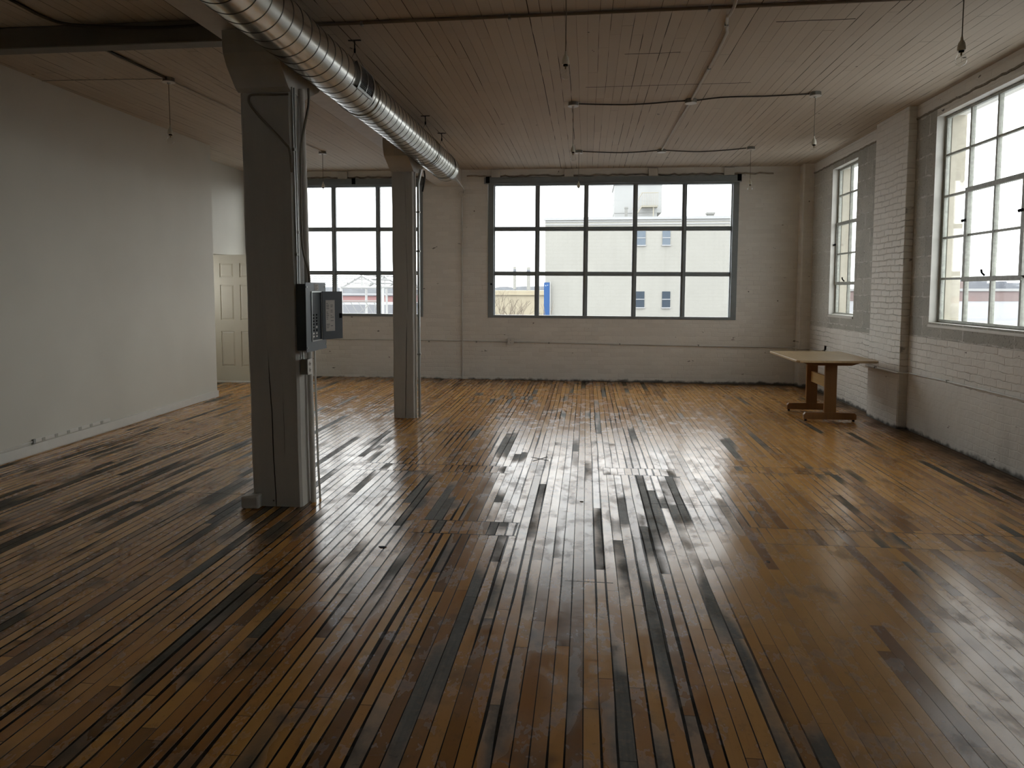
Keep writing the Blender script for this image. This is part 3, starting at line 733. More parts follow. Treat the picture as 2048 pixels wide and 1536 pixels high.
def hanger(y, label):
    r = empty('duct_hanger', (-1.80, y, H)); tag(r, label, 'hanger', 'wire hangers above the duct')
    bm = bmesh.new(); B(bm, -0.05, 0.05, -0.008, 0.008, -0.006, 0.0); B(bm, -0.004, 0.004, -0.004, 0.004, -0.07, 0.0); new_obj('hook', bm, M['darkrubber'], r)
    bm = bmesh.new(); tube(bm, [(0, 0, -.065), (0, 0, -.095)], 0.008, 8); new_obj('turnbuckle', bm, M['black'], r)
    bm = bmesh.new(); zc = 3.052 - H
    path = [(0, 0, -.09)] + [(0.166 * math.sin(a), 0, zc + 0.166 * math.cos(a)) for a in [math.radians(q) for q in range(35, 330, 12)]] + [(0, 0, -.09)]
    tube(bm, path, 0.0015, 5); new_obj('wire', bm, M['darkrubber'], r)
for y, l in ((5.50, 'wire duct hanger on its ceiling hook by the side grille'), (7.94, 'wire duct hanger on its ceiling hook above the slimmer column'), (8.845, 'wire duct hanger on its ceiling hook near the far end of the duct')): hanger(y, l)

# ------------------------------------------------------------------ pendants
def make_pendant():
    r = empty('pendant_lamp', (0, 0, H))
    bm = bmesh.new(); lathe(bm, [(0, 0), (0.052, 0), (0.052, -0.034), (0.0, -0.034)], 0, 0, 8); new_obj('ceiling_box', bm, M['boxsteel'], r)
    bm = bmesh.new(); lathe(bm, [(0, -0.034), (0.057, -0.034), (0.057, -0.040), (0.016, -0.042), (0.012, -0.056), (0, -0.056)], 0, 0, 16); new_obj('box_cover', bm, M['plate'], r)
    bm = bmesh.new(); tube(bm, [(0, 0, -.05), (0.002, 0, -.2), (0, 0, -.44)], 0.0032, 6); new_obj('cord', bm, M['cordm'], r)
    s = bmesh.new(); lathe(s, [(0, -.425), (0.006, -.425), (0.008, -.445), (0.018, -.462), (0.023, -.485), (0.0235, -.503), (0.021, -.506), (0, -.506)], 0, 0, 18); new_obj('lamp_socket', s, M['socket'], r, True)
    b = bmesh.new(); prof = [(0.0135, -.500), (0.014, -.512), (0.020, -.530), (0.0285, -.548), (0.031, -.562), (0.029, -.577), (0.021, -.589), (0.010, -.595), (0, -.5965)]
    lathe(b, prof, 0, 0, 24); bo = new_obj('bulb', b, M['bulbglass'], r, True)
    f = bmesh.new(); tube(f, [(0, 0, -.505), (0, 0, -.535)], 0.005, 8)
    tube(f, [(0.004 + 0.003 * math.cos(i * 1.9), 0.003 * math.sin(i * 1.9), -.535 - 0.0035 * i) for i in range(10)], 0.0006, 4)
    new_obj('filament', f, M['filament'], bo)
    b2 = bmesh.new(); lathe(b2, [(0, -.500), (0.0145, -.500), (0.0145, -.515), (0.0, -.515)], 0, 0, 12); new_obj('bulb_cap', b2, M['black'], bo)
    return r
P0 = make_pendant()
def dup(root, loc):
    r = root.copy(); COL.objects.link(r); r.location = loc
    for ch in list(root.children):
        c = ch.copy(); COL.objects.link(c); c.parent = r
        for g2 in ch.children: d = g2.copy(); COL.objects.link(d); d.parent = c
    return r
PEND = [((-0.140, 4.62), 'bare bulb pendant hanging alone nearest the camera, top centre of the photo'),
        ((2.215, 4.60), 'bare bulb pendant hanging in front of the big side window, top right corner'),
        ((-0.147, 7.535), 'bare bulb pendant at the left end of the nearer curved conduit'),
        ((2.222, 7.386), 'bare bulb pendant at the right end of the nearer curved conduit'),
        ((-0.116, 10.119), 'bare bulb pendant at the left end of the farther conduit, bulb over the window'),
        ((2.202, 10.044), 'bare bulb pendant at the right end of the farther conduit, bulb against brick'),
        ((-3.815, 6.29), 'bare bulb pendant in the left bay in front of the plain plaster wall'),
        ((-3.729, 9.889), 'bare bulb pendant in the left bay in front of the left back window')]
for i, ((x, y), lab) in enumerate(PEND):
    o = P0 if i == 0 else dup(P0, (x, y, H)); o.location = (x, y, H)
    o.rotation_euler.z = i * 0.7
    tag(o, lab, 'pendant lamp', 'bare bulb pendants')

# ------------------------------------------------------------------ conduits, boxes on the ceiling
def run(name, pts, r_, mat, label, cat='conduit', smooth=0, clamps=None, group=None):
    bm = bmesh.new(); P = smooth_path(pts, smooth) if smooth else pts
    tube(bm, P, r_, 10); o = new_obj(name, bm, mat, None, True); tag(o, label, cat, group)
    for c in clamps or []:
        x, y, z, ax, nd = c
        bm = bmesh.new(); e = r_ + 0.003; w = 0.010
        if ax == 'z': B(bm, x - e, x + e, y - e, y + e, z - w, z + w, 0.002)
        elif ax == 'y': B(bm, x - e, x + e, y - w, y + w, z - e, z + e, 0.002)
        else: B(bm, x - w, x + w, y - e, y + e, z - e, z + e, 0.002)
        new_obj('clamp', bm, M['boxsteel'], o)
    return o
zc = H - 0.014
def jbox(x, y, label):
    r = empty('ceiling_junction_box', (x, y, H)); tag(r, label, 'junction box', 'round boxes on the long ceiling conduit')
    bm = bmesh.new(); lathe(bm, [(0, 0), (0.058, 0), (0.058, -0.038), (0.0, -0.038)], 0, 0, 8); new_obj('box_body', bm, M['boxsteel'], r)
    bm = bmesh.new(); lathe(bm, [(0, -0.038), (0.060, -0.038), (0.060, -0.043), (0, -0.043)], 0, 0, 20); new_obj('box_cover', bm, M['plate'], r)
jbox(1.046, 7.53, 'octagonal ceiling box where the nearer curved conduit crosses the long one')
jbox(1.021, 10.13, 'octagonal ceiling box where the long ceiling conduit ends near the back wall')
run('conduit', [(-0.09, 7.54, zc), (0.13, 7.585, zc), (0.40, 7.62, zc), (0.64, 7.60, zc), (0.84, 7.55, zc), (0.99, 7.53, zc)], 0.0075, M['darkrubber'], 'dark sagging conduit from the left pendant box to the nearer octagonal box', smooth=6)
run('conduit', [(1.105, 7.52, zc), (1.36, 7.43, zc), (1.75, 7.43, zc), (2.03, 7.405, zc), (2.165, 7.39, zc)], 0.0075, M['darkrubber'], 'dark conduit from the nearer octagonal box to the right pendant box', smooth=6)
run('conduit', [(-0.06, 10.125, zc), (0.18, 10.19, zc), (0.46, 10.25, zc), (0.73, 10.21, zc), (0.963, 10.135, zc)], 0.0075, M['darkrubber'], 'dark conduit from the far left pendant box to the farther octagonal box', smooth=6)
run('conduit', [(1.08, 10.13, zc), (1.28, 10.20, zc), (1.56, 10.26, zc), (1.89, 10.18, zc), (2.145, 10.06, zc)], 0.0075, M['darkrubber'], 'dark conduit from the farther octagonal box to the far right pendant box', smooth=6)
run('conduit', [(0.97, YF + .2, zc), (0.97, 4.92, zc), (0.97, 5.02, zc - .028), (0.97, 5.17, zc - .028), (0.975, 5.28, zc), (0.99, 5.38, zc), (1.035, 5.6, zc), (1.046, 6.2, zc), (1.046, 7.472, zc)], 0.011, M['ceilpipe'], 'pale painted conduit running down the ceiling from the camera to the nearer octagonal box', clamps=[(0.995, 5.42, zc, 'y', 0), (1.046, 6.45, zc, 'y', 0)])
run('conduit', [(1.046, 7.588, zc), (1.035, 8.6, zc), (1.021, 10.072, zc)], 0.011, M['ceilpipe'], 'pale painted conduit between the two octagonal ceiling boxes')
run('ceiling_pipe', [(-2.03, 5.125, H - .013), (1.0, 5.09, H - .015), (XR - .01, 5.06, H - .013)], 0.0125, M['brownpipe'], 'dark pipe running straight across the ceiling from the duct to the right', 'pipe', clamps=[(-1.62, 5.12, H - .02, 'x', 0), (0.82, 5.092, H - .022, 'x', 0), (-0.55, 5.11, H - .02, 'x', 0)])
run('ceiling_cable', [(-3.78, 2.0, zc), (-3.80, 4.3, zc), (-3.815, 4.75, zc), (-3.70, 4.90, zc - .012), (-3.3, 4.945, 3.395), (-2.9, 4.945, 3.385), (-2.6, 4.945, 3.41), (-2.455, 4.94, 3.425)], 0.011, M['darkrubber'], 'dark cable coming along the ceiling and sagging across the cross beam', 'cable', smooth=5)
run('conduit', [(-3.838, 5.25, zc), (-3.83, 5.8, zc), (-3.815, 6.235, zc)], 0.011, M['darkrubber'], 'dark conduit on the ceiling in front of the left bay pendant box')
run('conduit', [(-3.815, 6.345, zc), (-3.79, 7.6, zc), (-3.76, 9.1, zc), (-3.735, 9.45, zc), (-3.729, 9.835, zc)], 0.007, M['ceilpipe'], 'thin conduit joining the two left bay pendant boxes')
run('conduit', [(-5.02, 6.235, H - .006), (-3.87, 6.29, H - .006)], 0.004, M['ceilpipe'], 'very thin cable from the left plaster wall to the left bay pendant box', 'conduit')

# back wall conduit and its boxes
run('conduit', [(-4.9, D - .012, .637), (-2.766, D - .012, .640), (-1.28, D - .012, .637)], 0.010, M['paintpipe'], 'white painted conduit along the back wall left of the outlet', clamps=[(-2.6, D - .012, .64, 'x', 0), (-1.8, D - .012, .638, 'x', 0)])
run('conduit', [(-1.175, D - .012, .634), (0.3, D - .012, .620), (1.98, D - .012, .607), (3.24, D - .012, .598), (3.275, D - .03, .598), (3.285, 11.40, .598), (3.33, 11.402, .598), (3.43, 11.402, .60), (XR - .012, 11.38, .605), (XR - .012, 10.75, .635)], 0.010, M['paintpipe'], 'white painted conduit from the back wall outlet round the corner to the table', clamps=[(-0.6, D - .012, .628, 'x', 0), (0.55, D - .012, .618, 'x', 0), (1.8, D - .012, .609, 'x', 0)])
def outlet(name, loc, rz, label, w=0.07, h=0.115, dep=0.048, boxmat='boxsteel'):
    r = empty(name, loc, rz); tag(r, label, 'outlet')
    bm = bmesh.new(); B(bm, -w / 2, w / 2, -dep, 0, -h / 2, h / 2, 0.004); new_obj('outlet_box', bm, M[boxmat], r)
    bm = bmesh.new(); B(bm, -w / 2 - .002, w / 2 + .002, -dep - .004, -dep - .0005, -h / 2 - .002, h / 2 + .002, 0.0015)
    p = new_obj('cover_plate', bm, M['plate'], r)
    for s in (-1, 1):
        bm = bmesh.new(); tube(bm, [(0, -dep - .0035, s * .021), (0, -dep - .007, s * .021)], 0.0155, 18)
        f = new_obj('receptacle', bm, M['plate'], p)
        bm = bmesh.new(); B(bm, -.008, -.005, -dep - .0078, -dep - .0066, s * .021 - .005, s * .021 + .006); B(bm, .005, .008, -dep - .0078, -dep - .0066, s * .021 - .005, s * .021 + .006); B(bm, -.002, .002, -dep - .0078, -dep - .0066, s * .021 - .011, s * .021 - .007)
        new_obj('slots', bm, M['black'], p)
    return r
outlet('wall_outlet', (-1.227, D, 0.645), 0, 'duplex outlet on the back wall conduit under the big window', 0.10, 0.10)
outlet('wall_outlet', (XR, 10.69, 0.665), -PI / 2 * -1, 'duplex outlet on the side wall just behind the wooden table', 0.10, 0.10)
# right wall conduit
run('conduit', [(XR - .012, 10.63, .640), (XR - .012, 8.94, .605), (XP - .026, 8.885, .600), (XP - .026, 8.87, .600), (XP - .026, 8.03, .612), (XP - .022, 8.000, .614), (XR - .012, 7.955, .618), (XR - .012, 7.2, .632), (XR - .012, 5.0, .65), (XR - .012, 0.5, .66)], 0.0105, M['paintpipe'], 'white painted conduit running along the side wall and around the pilaster', clamps=[(XR - .012, 7.15, .632, 'y', 0), (XP - .026, 8.6, .603, 'y', 0)])
# vertical conduit on the back wall
r_ = run('conduit', [(-1.80, 9.13, 3.02), (-1.86, 9.8, 3.10), (-1.96, 11.3, 3.10), (-2.005, D - .03, 3.06), (-2.030, D - .014, 2.98), (-2.034, D - .012, 2.2), (-2.038, D - .012, 1.0), (-2.04, D - .012, 0.02)], 0.011, M['paintpipe'], 'white painted conduit dropping down the back wall between the windows', smooth=3)
bm = bmesh.new(); tube(bm, [(-2.034, D - .001, 3.055 - .01), (-2.034, D - .045, 3.055 - .01)], 0.052, 8); jb = new_obj('junction_box', bm, M['paintpipe']); tag(jb, 'white painted octagonal box on the back wall above the vertical conduit', 'junction box')

# ------------------------------------------------------------------ column services: thick column
X1 = -1.956
run('pipe', [(-1.924, 4.80, 0.0), (-1.932, 4.80, 1.0), (-1.942, 4.80, 2.0), (-1.950, 4.80, 2.88)], 0.020, M['paintpipe'], 'thick white painted pipe on the side of the thick column, behind the panel', 'pipe')
run('pipe', [(-1.908, 4.885, 0.0), (-1.918, 4.885, .25), (-1.925, 4.885, .7), (-1.928, 4.885, 1.10)], 0.008, M['paintpipe'], 'thin white pipe rising from the floor to the panel bottom', 'pipe')
run('conduit', [(-1.955, 4.668, 1.552), (-1.958, 4.668, 2.2), (-1.964, 4.668, 2.86)], 0.0065, M['emt'], 'galvanised conduit on the front corner of the thick column above the panel', clamps=[(-1.957, 4.668, 1.75, 'z', 0), (-1.960, 4.668, 2.45, 'z', 0)])
run('conduit', [(-1.950, 4.690, 1.552), (-1.953, 4.690, 2.2), (-1.958, 4.690, 2.86)], 0.0065, M['emt'], 'galvanised conduit just behind the corner one, above the panel', clamps=[(-1.952, 4.690, 1.9, 'z', 0)])
run('cable', [(-1.925, 4.860, 2.90), (-1.915, 4.830, 2.78), (-1.930, 4.785, 2.62), (-1.946, 4.755, 2.45), (-1.950, 4.748, 2.1), (-1.948, 4.745, 1.86), (-1.932, 4.742, 1.74), (-1.905, 4.742, 1.65), (-1.898, 4.742, 1.552)], 0.0085, M['cordm'], 'grey cable running down the thick column and curving into the panel top', 'cable', smooth=5)
# the bent conduit crossing the face of the column
run('conduit', [(-1.985, 4.660, 2.812), (-2.10, 4.660, 2.812), (-2.235, 4.660, 2.815), (-2.262, 4.660, 2.795), (-2.255, 4.660, 2.755), (-2.20, 4.660, 2.685), (-2.02, 4.660, 2.495), (-1.985, 4.662, 2.44), (-1.976, 4.664, 2.30)], 0.0075, M['cordm'], 'bent conduit crossing the front face of the thick column in a triangle', smooth=4)
run('conduit', [(-1.948, 4.72, 1.095), (-1.945, 4.72, 1.032)], 0.008, M['emt'], 'short conduit between the panel and the column outlet')
oc = outlet('column_outlet', (X1 + 0.006, 4.715, 0.98), PI / 2, 'duplex outlet in a steel box on the thick column below the panel', 0.072, 0.105, 0.05)

def panel():
    r = empty('electrical_panel', (-1.958, 4.63, 1.10)); tag(r, 'grey electrical breaker panel with open door mounted on the thick column', 'electrical panel')
    O = r.location
    def L(bm, a, b, c, d, e, f, bev=0.0, mi=0): B(bm, a - O.x, b - O.x, c - O.y, d - O.y, e - O.z, f - O.z, bev, mi)
    z0, z1, ya, yb, xf = 1.085, 1.560, 4.635, 5.005, -1.884
    bm = bmesh.new(); L(bm, -1.956, xf - .004, ya + .006, yb - .006, z0 + .012, z1 - .010, 0.003); new_obj('panel_box', bm, M['panelbox'], r)
    # cover with the breaker opening
    oy0, oy1, oz0, oz1 = 4.735, 4.905, 1.160, 1.492
    bm = bmesh.new()
    for (c, d, e, f) in ((ya, oy0, z0, z1), (oy1, yb, z0, z1), (oy0, oy1, z0, oz0), (oy0, oy1, oz1, z1)): L(bm, xf - .004, xf, c, d, e, f)
    new_obj('panel_cover', bm, M['panel'], r)
    bm = bmesh.new(); w = .008
    for (c, d, e, f) in ((oy0 - w, oy0, oz0 - w, oz1 + w), (oy1, oy1 + w, oz0 - w, oz1 + w), (oy0, oy1, oz0 - w, oz0), (oy0, oy1, oz1, oz1 + w)): L(bm, xf, xf + .006, c, d, e, f)
    new_obj('opening_trim', bm, M['emt'], r)
    bm = bmesh.new(); L(bm, -1.93, -1.915, oy0, oy1, oz0, oz1); L(bm, -1.915, xf - .005, oy1 - .03, oy1 - .002, oz0 + .004, oz1 - .004); new_obj('dead_front', bm, M['black'], r)
    bm = bmesh.new(); L(bm, -1.914, -1.905, oy0 + .012, oy1 - .06, 1.36, 1.475); new_obj('blank_plate', bm, M['inner'], r)
    for i in range(8):
        for s in (0, 1):
            zz = 1.175 + i * 0.0215; yy = oy0 + .018 + s * .055
            bm = bmesh.new(); L(bm, -1.914, -1.897, yy, yy + .048, zz, zz + .018, .002); L(bm, -1.897, -1.887, yy + .012, yy + .036, zz + .003, zz + .015, .001, 1)
            new_obj('breaker', bm, [M['black'], M['plate'] if (i in (0, 1) or (i == 3 and s)) else M['black']], r)
    for yy, zz in ((ya + .015, z0 + .03), (yb - .015, z0 + .03), (ya + .015, z1 - .03), (yb - .015, z1 - .03)):
        bm = bmesh.new(); tube(bm, [(xf - .001 - O.x, yy - O.y, zz - O.z), (xf + .004 - O.x, yy - O.y, zz - O.z)], 0.006, 10); new_obj('screw', bm, M['emt'], r)
    # maker's label near the top of the cover: printed block and marks
    bm = bmesh.new(); L(bm, xf, xf + .0012, 4.79, 4.865, 1.505, 1.552)
    for q in range(4): L(bm, xf + .0005, xf + .0018, 4.80, 4.80 + (.05 if q % 2 else .035), 1.510 + q * .010, 1.513 + q * .010, 0, 1)
    new_obj('cover_label', bm, [M['paper'], M['ink']], r)
    # door swung open, hinged on the far side of the opening
    d = empty('panel_door', (xf + .006 - O.x, oy1 + .010 - O.y, 0)); d.parent = r; d.rotation_euler = (0, 0, math.radians(58))
    bm = bmesh.new(); zt, zb = oz1 + .006 - O.z, oz0 - .006 - O.z
    B(bm, 0, .178, -.003, .003, zb, zt, 0.001); B(bm, 0, .178, .003, .014, zb, zb + .003); B(bm, 0, .178, .003, .014, zt - .003, zt); B(bm, .175, .178, .003, .014, zb, zt)
    new_obj('door_leaf', bm, M['panelbox'], d)
    bm = bmesh.new(); B(bm, .028, .108, -.0042, -.003, zb + .058, zt - .062); rn = random.Random(2)
    for q in range(16):
        z = zt - .075 - q * .0125
        if z < zb + .065: break
        for c in (0, 1):
            if rn.random() < .75: B(bm, .034 + c * .036, .034 + c * .036 + .012 + rn.random() * .016, -.0047, -.0035, z, z + .0035, 0, 1)
    new_obj('circuit_directory', bm, [M['paper'], M['ink']], d)
    bm = bmesh.new(); B(bm, .150, .172, -.008, -.003, (zb + zt) / 2 - .022, (zb + zt) / 2 + .012, .002); new_obj('door_latch', bm, M['black'], d)
panel()

# ------------------------------------------------------------------ column services: slim column
run('pipe', [(-1.972, 8.105, 0.0), (-1.970, 8.105, 1.4), (-1.964, 8.105, 2.85)], 0.011, M['paintpipe'], 'thin white painted pipe on the side of the slimmer column', 'pipe')
run('pipe', [(-1.944, 8.145, 0.0), (-1.942, 8.145, 1.5), (-1.938, 8.145, 2.55), (-1.936, 8.14, 2.72), (-1.90, 8.12, 2.88)], 0.0175, M['emt'], 'galvanised pipe standing beside the slimmer column', 'pipe', clamps=[(-1.943, 8.145, .75, 'z', 0), (-1.941, 8.145, 1.95, 'z', 0), (-1.939, 8.145, 2.4, 'z', 0)])
run('cable', [(-1.88, 8.20, 2.88), (-1.872, 8.21, 2.80), (-1.886, 8.21, 2.72), (-1.900, 8.20, 2.64)], 0.010, M['darkrubber'], 'short dark hose looping down at the top of the slimmer column', 'cable', smooth=5)

# ------------------------------------------------------------------ raceway on the partition
def raceway():
    f = lambda y: -4.887 - 0.0225 * y
    y0, y1 = 5.93, 7.00; r = empty('outlet_strip', (f(y0), y0, 0.125), math.atan(0.0225)); tag(r, 'long white outlet strip fixed to the left wall just above the baseboard', 'outlet strip')
    bm = bmesh.new(); B(bm, 0, .016, 0, y1 - y0, -.016, .016, .003); new_obj('strip_body', bm, M['white'], r)
    for i in range(6):
        bm = bmesh.new(); y = .10 + i * .165; B(bm, .016, .020, y - .020, y + .020, -.015, .015, .001); new_obj('socket', bm, M['strip'], r)
    bm = bmesh.new(); B(bm, 0, .024, -.03, 0.0, -.022, .022, .003); new_obj('end_cap', bm, M['boxsteel'], r)
    run('cable', [(f(5.90) + .008, 5.90, .125), (f(5.3) + .008, 5.3, .110), (f(4.2) + .008, 4.2, .10), (f(2.0) + .008, 2.0, .10)], 0.006, M['white'], 'thin white cable running along the left wall to the outlet strip', 'cable', smooth=4)
raceway()

# ------------------------------------------------------------------ trestle table
def table():
    cx = 2.80; r = empty('trestle_table', (cx, 8.78, 0)); tag(r, 'pale pine trestle table standing against the side wall', 'table')
    bm = bmesh.new(); ya, yb, xa, xb = -0.585, 0.64, -0.445, 0.435
    c = .03
    prism(bm, [(xa + c, ya), (xb - c, ya), (xb, ya + c), (xb, yb - c), (xb - c, yb), (xa + c, yb), (xa, yb - c), (xa, ya + c)], 'z', 0.697, 0.724, bev=0.005)
    new_obj('tabletop', bm, M['pinetop'], r)
    def trestle(y):
        l = empty('trestle_leg', (0, y, 0)); l.parent = r; t = .019
        bm = bmesh.new(); B(bm, -.066, .066, -t, t, .095, .66, .004); new_obj('post', bm, M['pineleg'], l)
        bm = bmesh.new(); q = .02
        prism(bm, [(-.292, .022), (.292, .022), (.292, .075), (.272, .100), (.09, .104), (-.09, .104), (-.272, .100), (-.292, .075)], 'y', -t - .004, t + .004, bev=0.003); new_obj('foot', bm, M['pineleg'], l)
        bm = bmesh.new(); prism(bm, [(-.33, .697), (.33, .697), (.30, .670), (.22, .645), (-.22, .645), (-.30, .670)], 'y', -t, t, bev=0.002); new_obj('cleat', bm, M['pineleg'], l)
        for s in (-1, 1):
            bm = bmesh.new(); lathe(bm, [(0, 0), (.014, 0), (.014, .024), (0, .024)], s * .265, 0, 10); new_obj('glide', bm, M['black'], l)
    trestle(-.345); trestle(.335)
    bm = bmesh.new(); B(bm, -.016, .016, -.326, .316, .375, .505, .003); new_obj('stretcher', bm, M['pinerail'], r)
table()

# tape cross on the floor
bm = bmesh.new()
for (a, b) in (((-0.48, 6.30), (-0.32, 6.19)), ((-0.335, 6.325), (-0.455, 6.16))):
    a = Vector((*a, 0)); b = Vector((*b, 0)); n = (b - a).normalized().cross(Vector((0, 0, 1))) * .007
    vs = [bm.verts.new(q + Vector((0, 0, z))) for z in (0.0, 0.0012) for q in (a - n, b - n, b + n, a + n)]
    for f in ((0, 1, 2, 3), (7, 6, 5, 4), (0, 4, 5, 1), (1, 5, 6, 2), (2, 6, 7, 3), (3, 7, 4, 0)): bm.faces.new([vs[i] for i in f])
tag(new_obj('tape_mark', bm, M['tape']), 'small dark X marked with tape on the floor in the bright reflection', 'tape mark')
# scraps of litter
for (x, y, s, lab) in [(-1.18, 3.98, .022, 'dark flat scrap on the floorboards left of the middle'), (-0.02, 5.0, .012, 'tiny dark scrap on the floor in the bright reflection')]:
    bm = bmesh.new(); pts = [(s * (1 + .3 * math.sin(3 * a)) * math.cos(a), .55 * s * math.sin(a)) for a in [2 * PI * i / 9 for i in range(9)]]
    prism(bm, pts, 'z', 0.0, .004); o = new_obj('floor_scrap', bm, M['tape']); o.location = (x, y, .0); tag(o, lab, 'scrap')

# ------------------------------------------------------------------ outside
def ext_mat(name, col, bl, bh, soft=0.5, axis='x', var=0.10):
    g = G(name); X, Y, Z = g.coord(); U = X if axis == 'x' else Y
    if bh:
        rv = g.div(Z, bh); ri = g.flo(rv); fv = g.fra(rv); cu = g.add(g.div(U, bl), g.mul(g.math('MODULO', g.absv(ri), 2.0), .5)); fu = g.fra(cu)
        m = g.mx(g.math('LESS_THAN', fv, .12), g.math('LESS_THAN', fu, .05))
    else: m = 0.0
    n = g.noise(g.xyz(g.mul(U, .35), 0.0, g.mul(Z, .25)), 1.0, 5.0, .6); st = g.noise(g.xyz(g.mul(U, 1.6), 0.0, g.mul(Z, .12)), 1.0, 4.0, .6)
    c = g.mix(n, tuple(v * (1 - var) for v in col), tuple(v * (1 + var) for v in col))
    c = g.mix(g.mul(g.sm(st, .5, .8), .18), c, tuple(v * .6 for v in col))
    c = g.mix(g.mul(m, .14), c, tuple(v * .55 for v in col))
    return g.pbr(c, .85, 0, None, .2)
M['extwall'] = ext_mat('white_painted_block', (0.291, 0.285, 0.261), .8, .3)
M['exttower'] = ext_mat('pale_stucco', (0.304, 0.309, 0.309), 0, 0)
M['coping'] = plain('metal_coping', (0.322, 0.326, 0.335), .6)
M['extglass'] = plain('dark_glass', (0.044, 0.057, 0.074), .6, 0, spec=.1)
M['extglassb'] = plain('blue_grey_glass', (0.131, 0.157, 0.187), .6, 0, spec=.1)
M['blue'] = plain('blue_banner', (0.035, 0.083, 0.204), .6, spec=.1)
M['bannerwhite'] = plain('banner_marks', (0.348, 0.392, 0.452), .6)
M['ochre'] = ext_mat('ochre_brick', (0.348, 0.309, 0.231), 0, 0)
M['extred'] = ext_mat('red_siding', (0.287, 0.165, 0.161), 0, 0)
M['extgrey'] = ext_mat('grey_roofing', (0.165, 0.174, 0.196), 0, 0)
M['extbrick'] = ext_mat('pinkish_brick', (0.226, 0.174, 0.165), .5, .2)
M['whitesteel'] = plain('white_steel', (0.322, 0.322, 0.318), .5)
M['rail'] = plain('grey_rail', (0.191, 0.191, 0.183), .6)
M['cream2'] = plain('cream_rail_paint', (0.287, 0.270, 0.226), .6)
M['twig'] = plain('bare_twigs', (0.174, 0.144, 0.113), .9)
M['snowroof'] = plain('pale_flat_roof', (0.170, 0.174, 0.187), .8, var=.05, scale=.3)
M['ground'] = plain('pale_asphalt', (0.139, 0.144, 0.157), .9, var=.1, scale=.2)
M['hill'] = plain('hazy_trees', (0.183, 0.191, 0.204), .9, var=.25, scale=.4, bump=.2)
M['extjamb'] = M['bricky']

bm = bmesh.new(); B(bm, -160, 200, D + 1.0, 340, -10.6, -10.0); struct(new_obj('ground', bm, M['ground']))
GZ = -10.0
def white_building():
    r = empty('white_building', (10.0, 60.0, GZ)); tag(r, 'big white block wall building filling most of the right back window', 'building')
    O = r.location
    def L(bm, a, b, c, d, e, f, bev=0, mi=0): B(bm, a - O.x, b - O.x, c - O.y, d - O.y, e - O.z, f - O.z, bev, mi)
    bm = bmesh.new(); L(bm, -3.45, 16, 60, 82, GZ, 7.2); new_obj('building_wall', bm, M['extwall'], r)
    for z in (6.5, 6.80, 7.05): 
        bm = bmesh.new(); L(bm, -3.52, 16, 59.93, 60.0, z, z + .06); new_obj('cornice_band', bm, M['coping'], r)
    bm = bmesh.new(); L(bm, -3.6, 16, 59.85, 60.3, 7.2, 7.42); new_obj('roof_coping', bm, M['coping'], r)
    for (a, b, c, d, m) in ((4.10, 4.85, 5.12, 6.25, 'extglassb'), (6.23, 6.86, 5.12, 6.25, 'extglassb'), (4.10, 4.82, -0.03, 1.27, 'extglass'), (6.27, 6.93, -0.03, 1.27, 'extglass')):
        bm = bmesh.new(); L(bm, a, b, 59.93, 59.99, c - .02, d); w = new_obj('window', bm, M[m], r)
        bm = bmesh.new(); L(bm, a - .05, b + .05, 59.86, 59.98, c - .10, c - .02); L(bm, a, b, 59.90, 59.96, (c + d) / 2 - .03, (c + d) / 2 + .03); new_obj('window_sill', bm, M['coping'], w)
    bm = bmesh.new(); L(bm, 2.44, 6.15, 64, 69, 7.2, 8.2); L(bm, 2.42, 6.55, 63.95, 69, 8.15, 10.6); L(bm, 2.36, 6.6, 63.85, 69.1, 10.6, 10.7); new_obj('penthouse', bm, M['exttower'], r)
    bm = bmesh.new(); L(bm, 4.7, 6.1, 62.9, 63.9, 8.55, 8.68)
    for i in range(9): x = 4.75 + i * .165; L(bm, x, x + .035, 62.9, 62.94, 8.6, 9.75)
    L(bm, 4.7, 6.15, 62.9, 62.95, 9.72, 9.80); L(bm, 5.7, 5.8, 63.1, 63.2, 7.3, 8.6)
    tube(bm, [(4.75 - O.x, 62.95 - O.y, 8.62 - O.z), (3.9 - O.x, 62.95 - O.y, 7.3 - O.z)], .05, 6); tube(bm, [(4.75 - O.x, 62.95 - O.y, 9.75 - O.z), (3.9 - O.x, 62.95 - O.y, 8.3 - O.z)], .04, 6)
    new_obj('stair_balcony', bm, M['cream2'], r)
    for (x, y, z1, w) in ((3.35, 62, 8.45, .12), (10.3, 61.5, 7.85, .28), (-2.3, 61, 7.5, .2)):
        bm = bmesh.new(); L(bm, x - w, x + w, y - w, y + w, 7.2, z1); L(bm, x - w * 1.3, x + w * 1.3, y - w * 1.3, y + w * 1.3, z1 - .15, z1); new_obj('roof_vent', bm, M['rail'], r)
white_building()
def banner():
    r = empty('banner_sign', (-3.3, 59.6, -1.2)); tag(r, 'tall narrow blue sign on the left corner of the white building', 'sign')
    bm = bmesh.new(); B(bm, -.22, .26, 0, .12, -1.1, 3.22); new_obj('sign_face', bm, M['blue'], r)
    bm = bmesh.new(); B(bm, .28, .34, .0, .08, -1.1, 3.3); B(bm, -.26, .36, .05, .36, .9, .98); new_obj('sign_post', bm, M['whitesteel'], r)
    bm = bmesh.new()
    for z in (2.9, .35, -.2, -.9): B(bm, -.10, -.03, -.02, 0, z, z + .09); B(bm, .06, .13, -.02, 0, z + (0.05 if z > 2 else 0), z + .12)
    new_obj('sign_marks', bm, M['bannerwhite'], r)
banner()
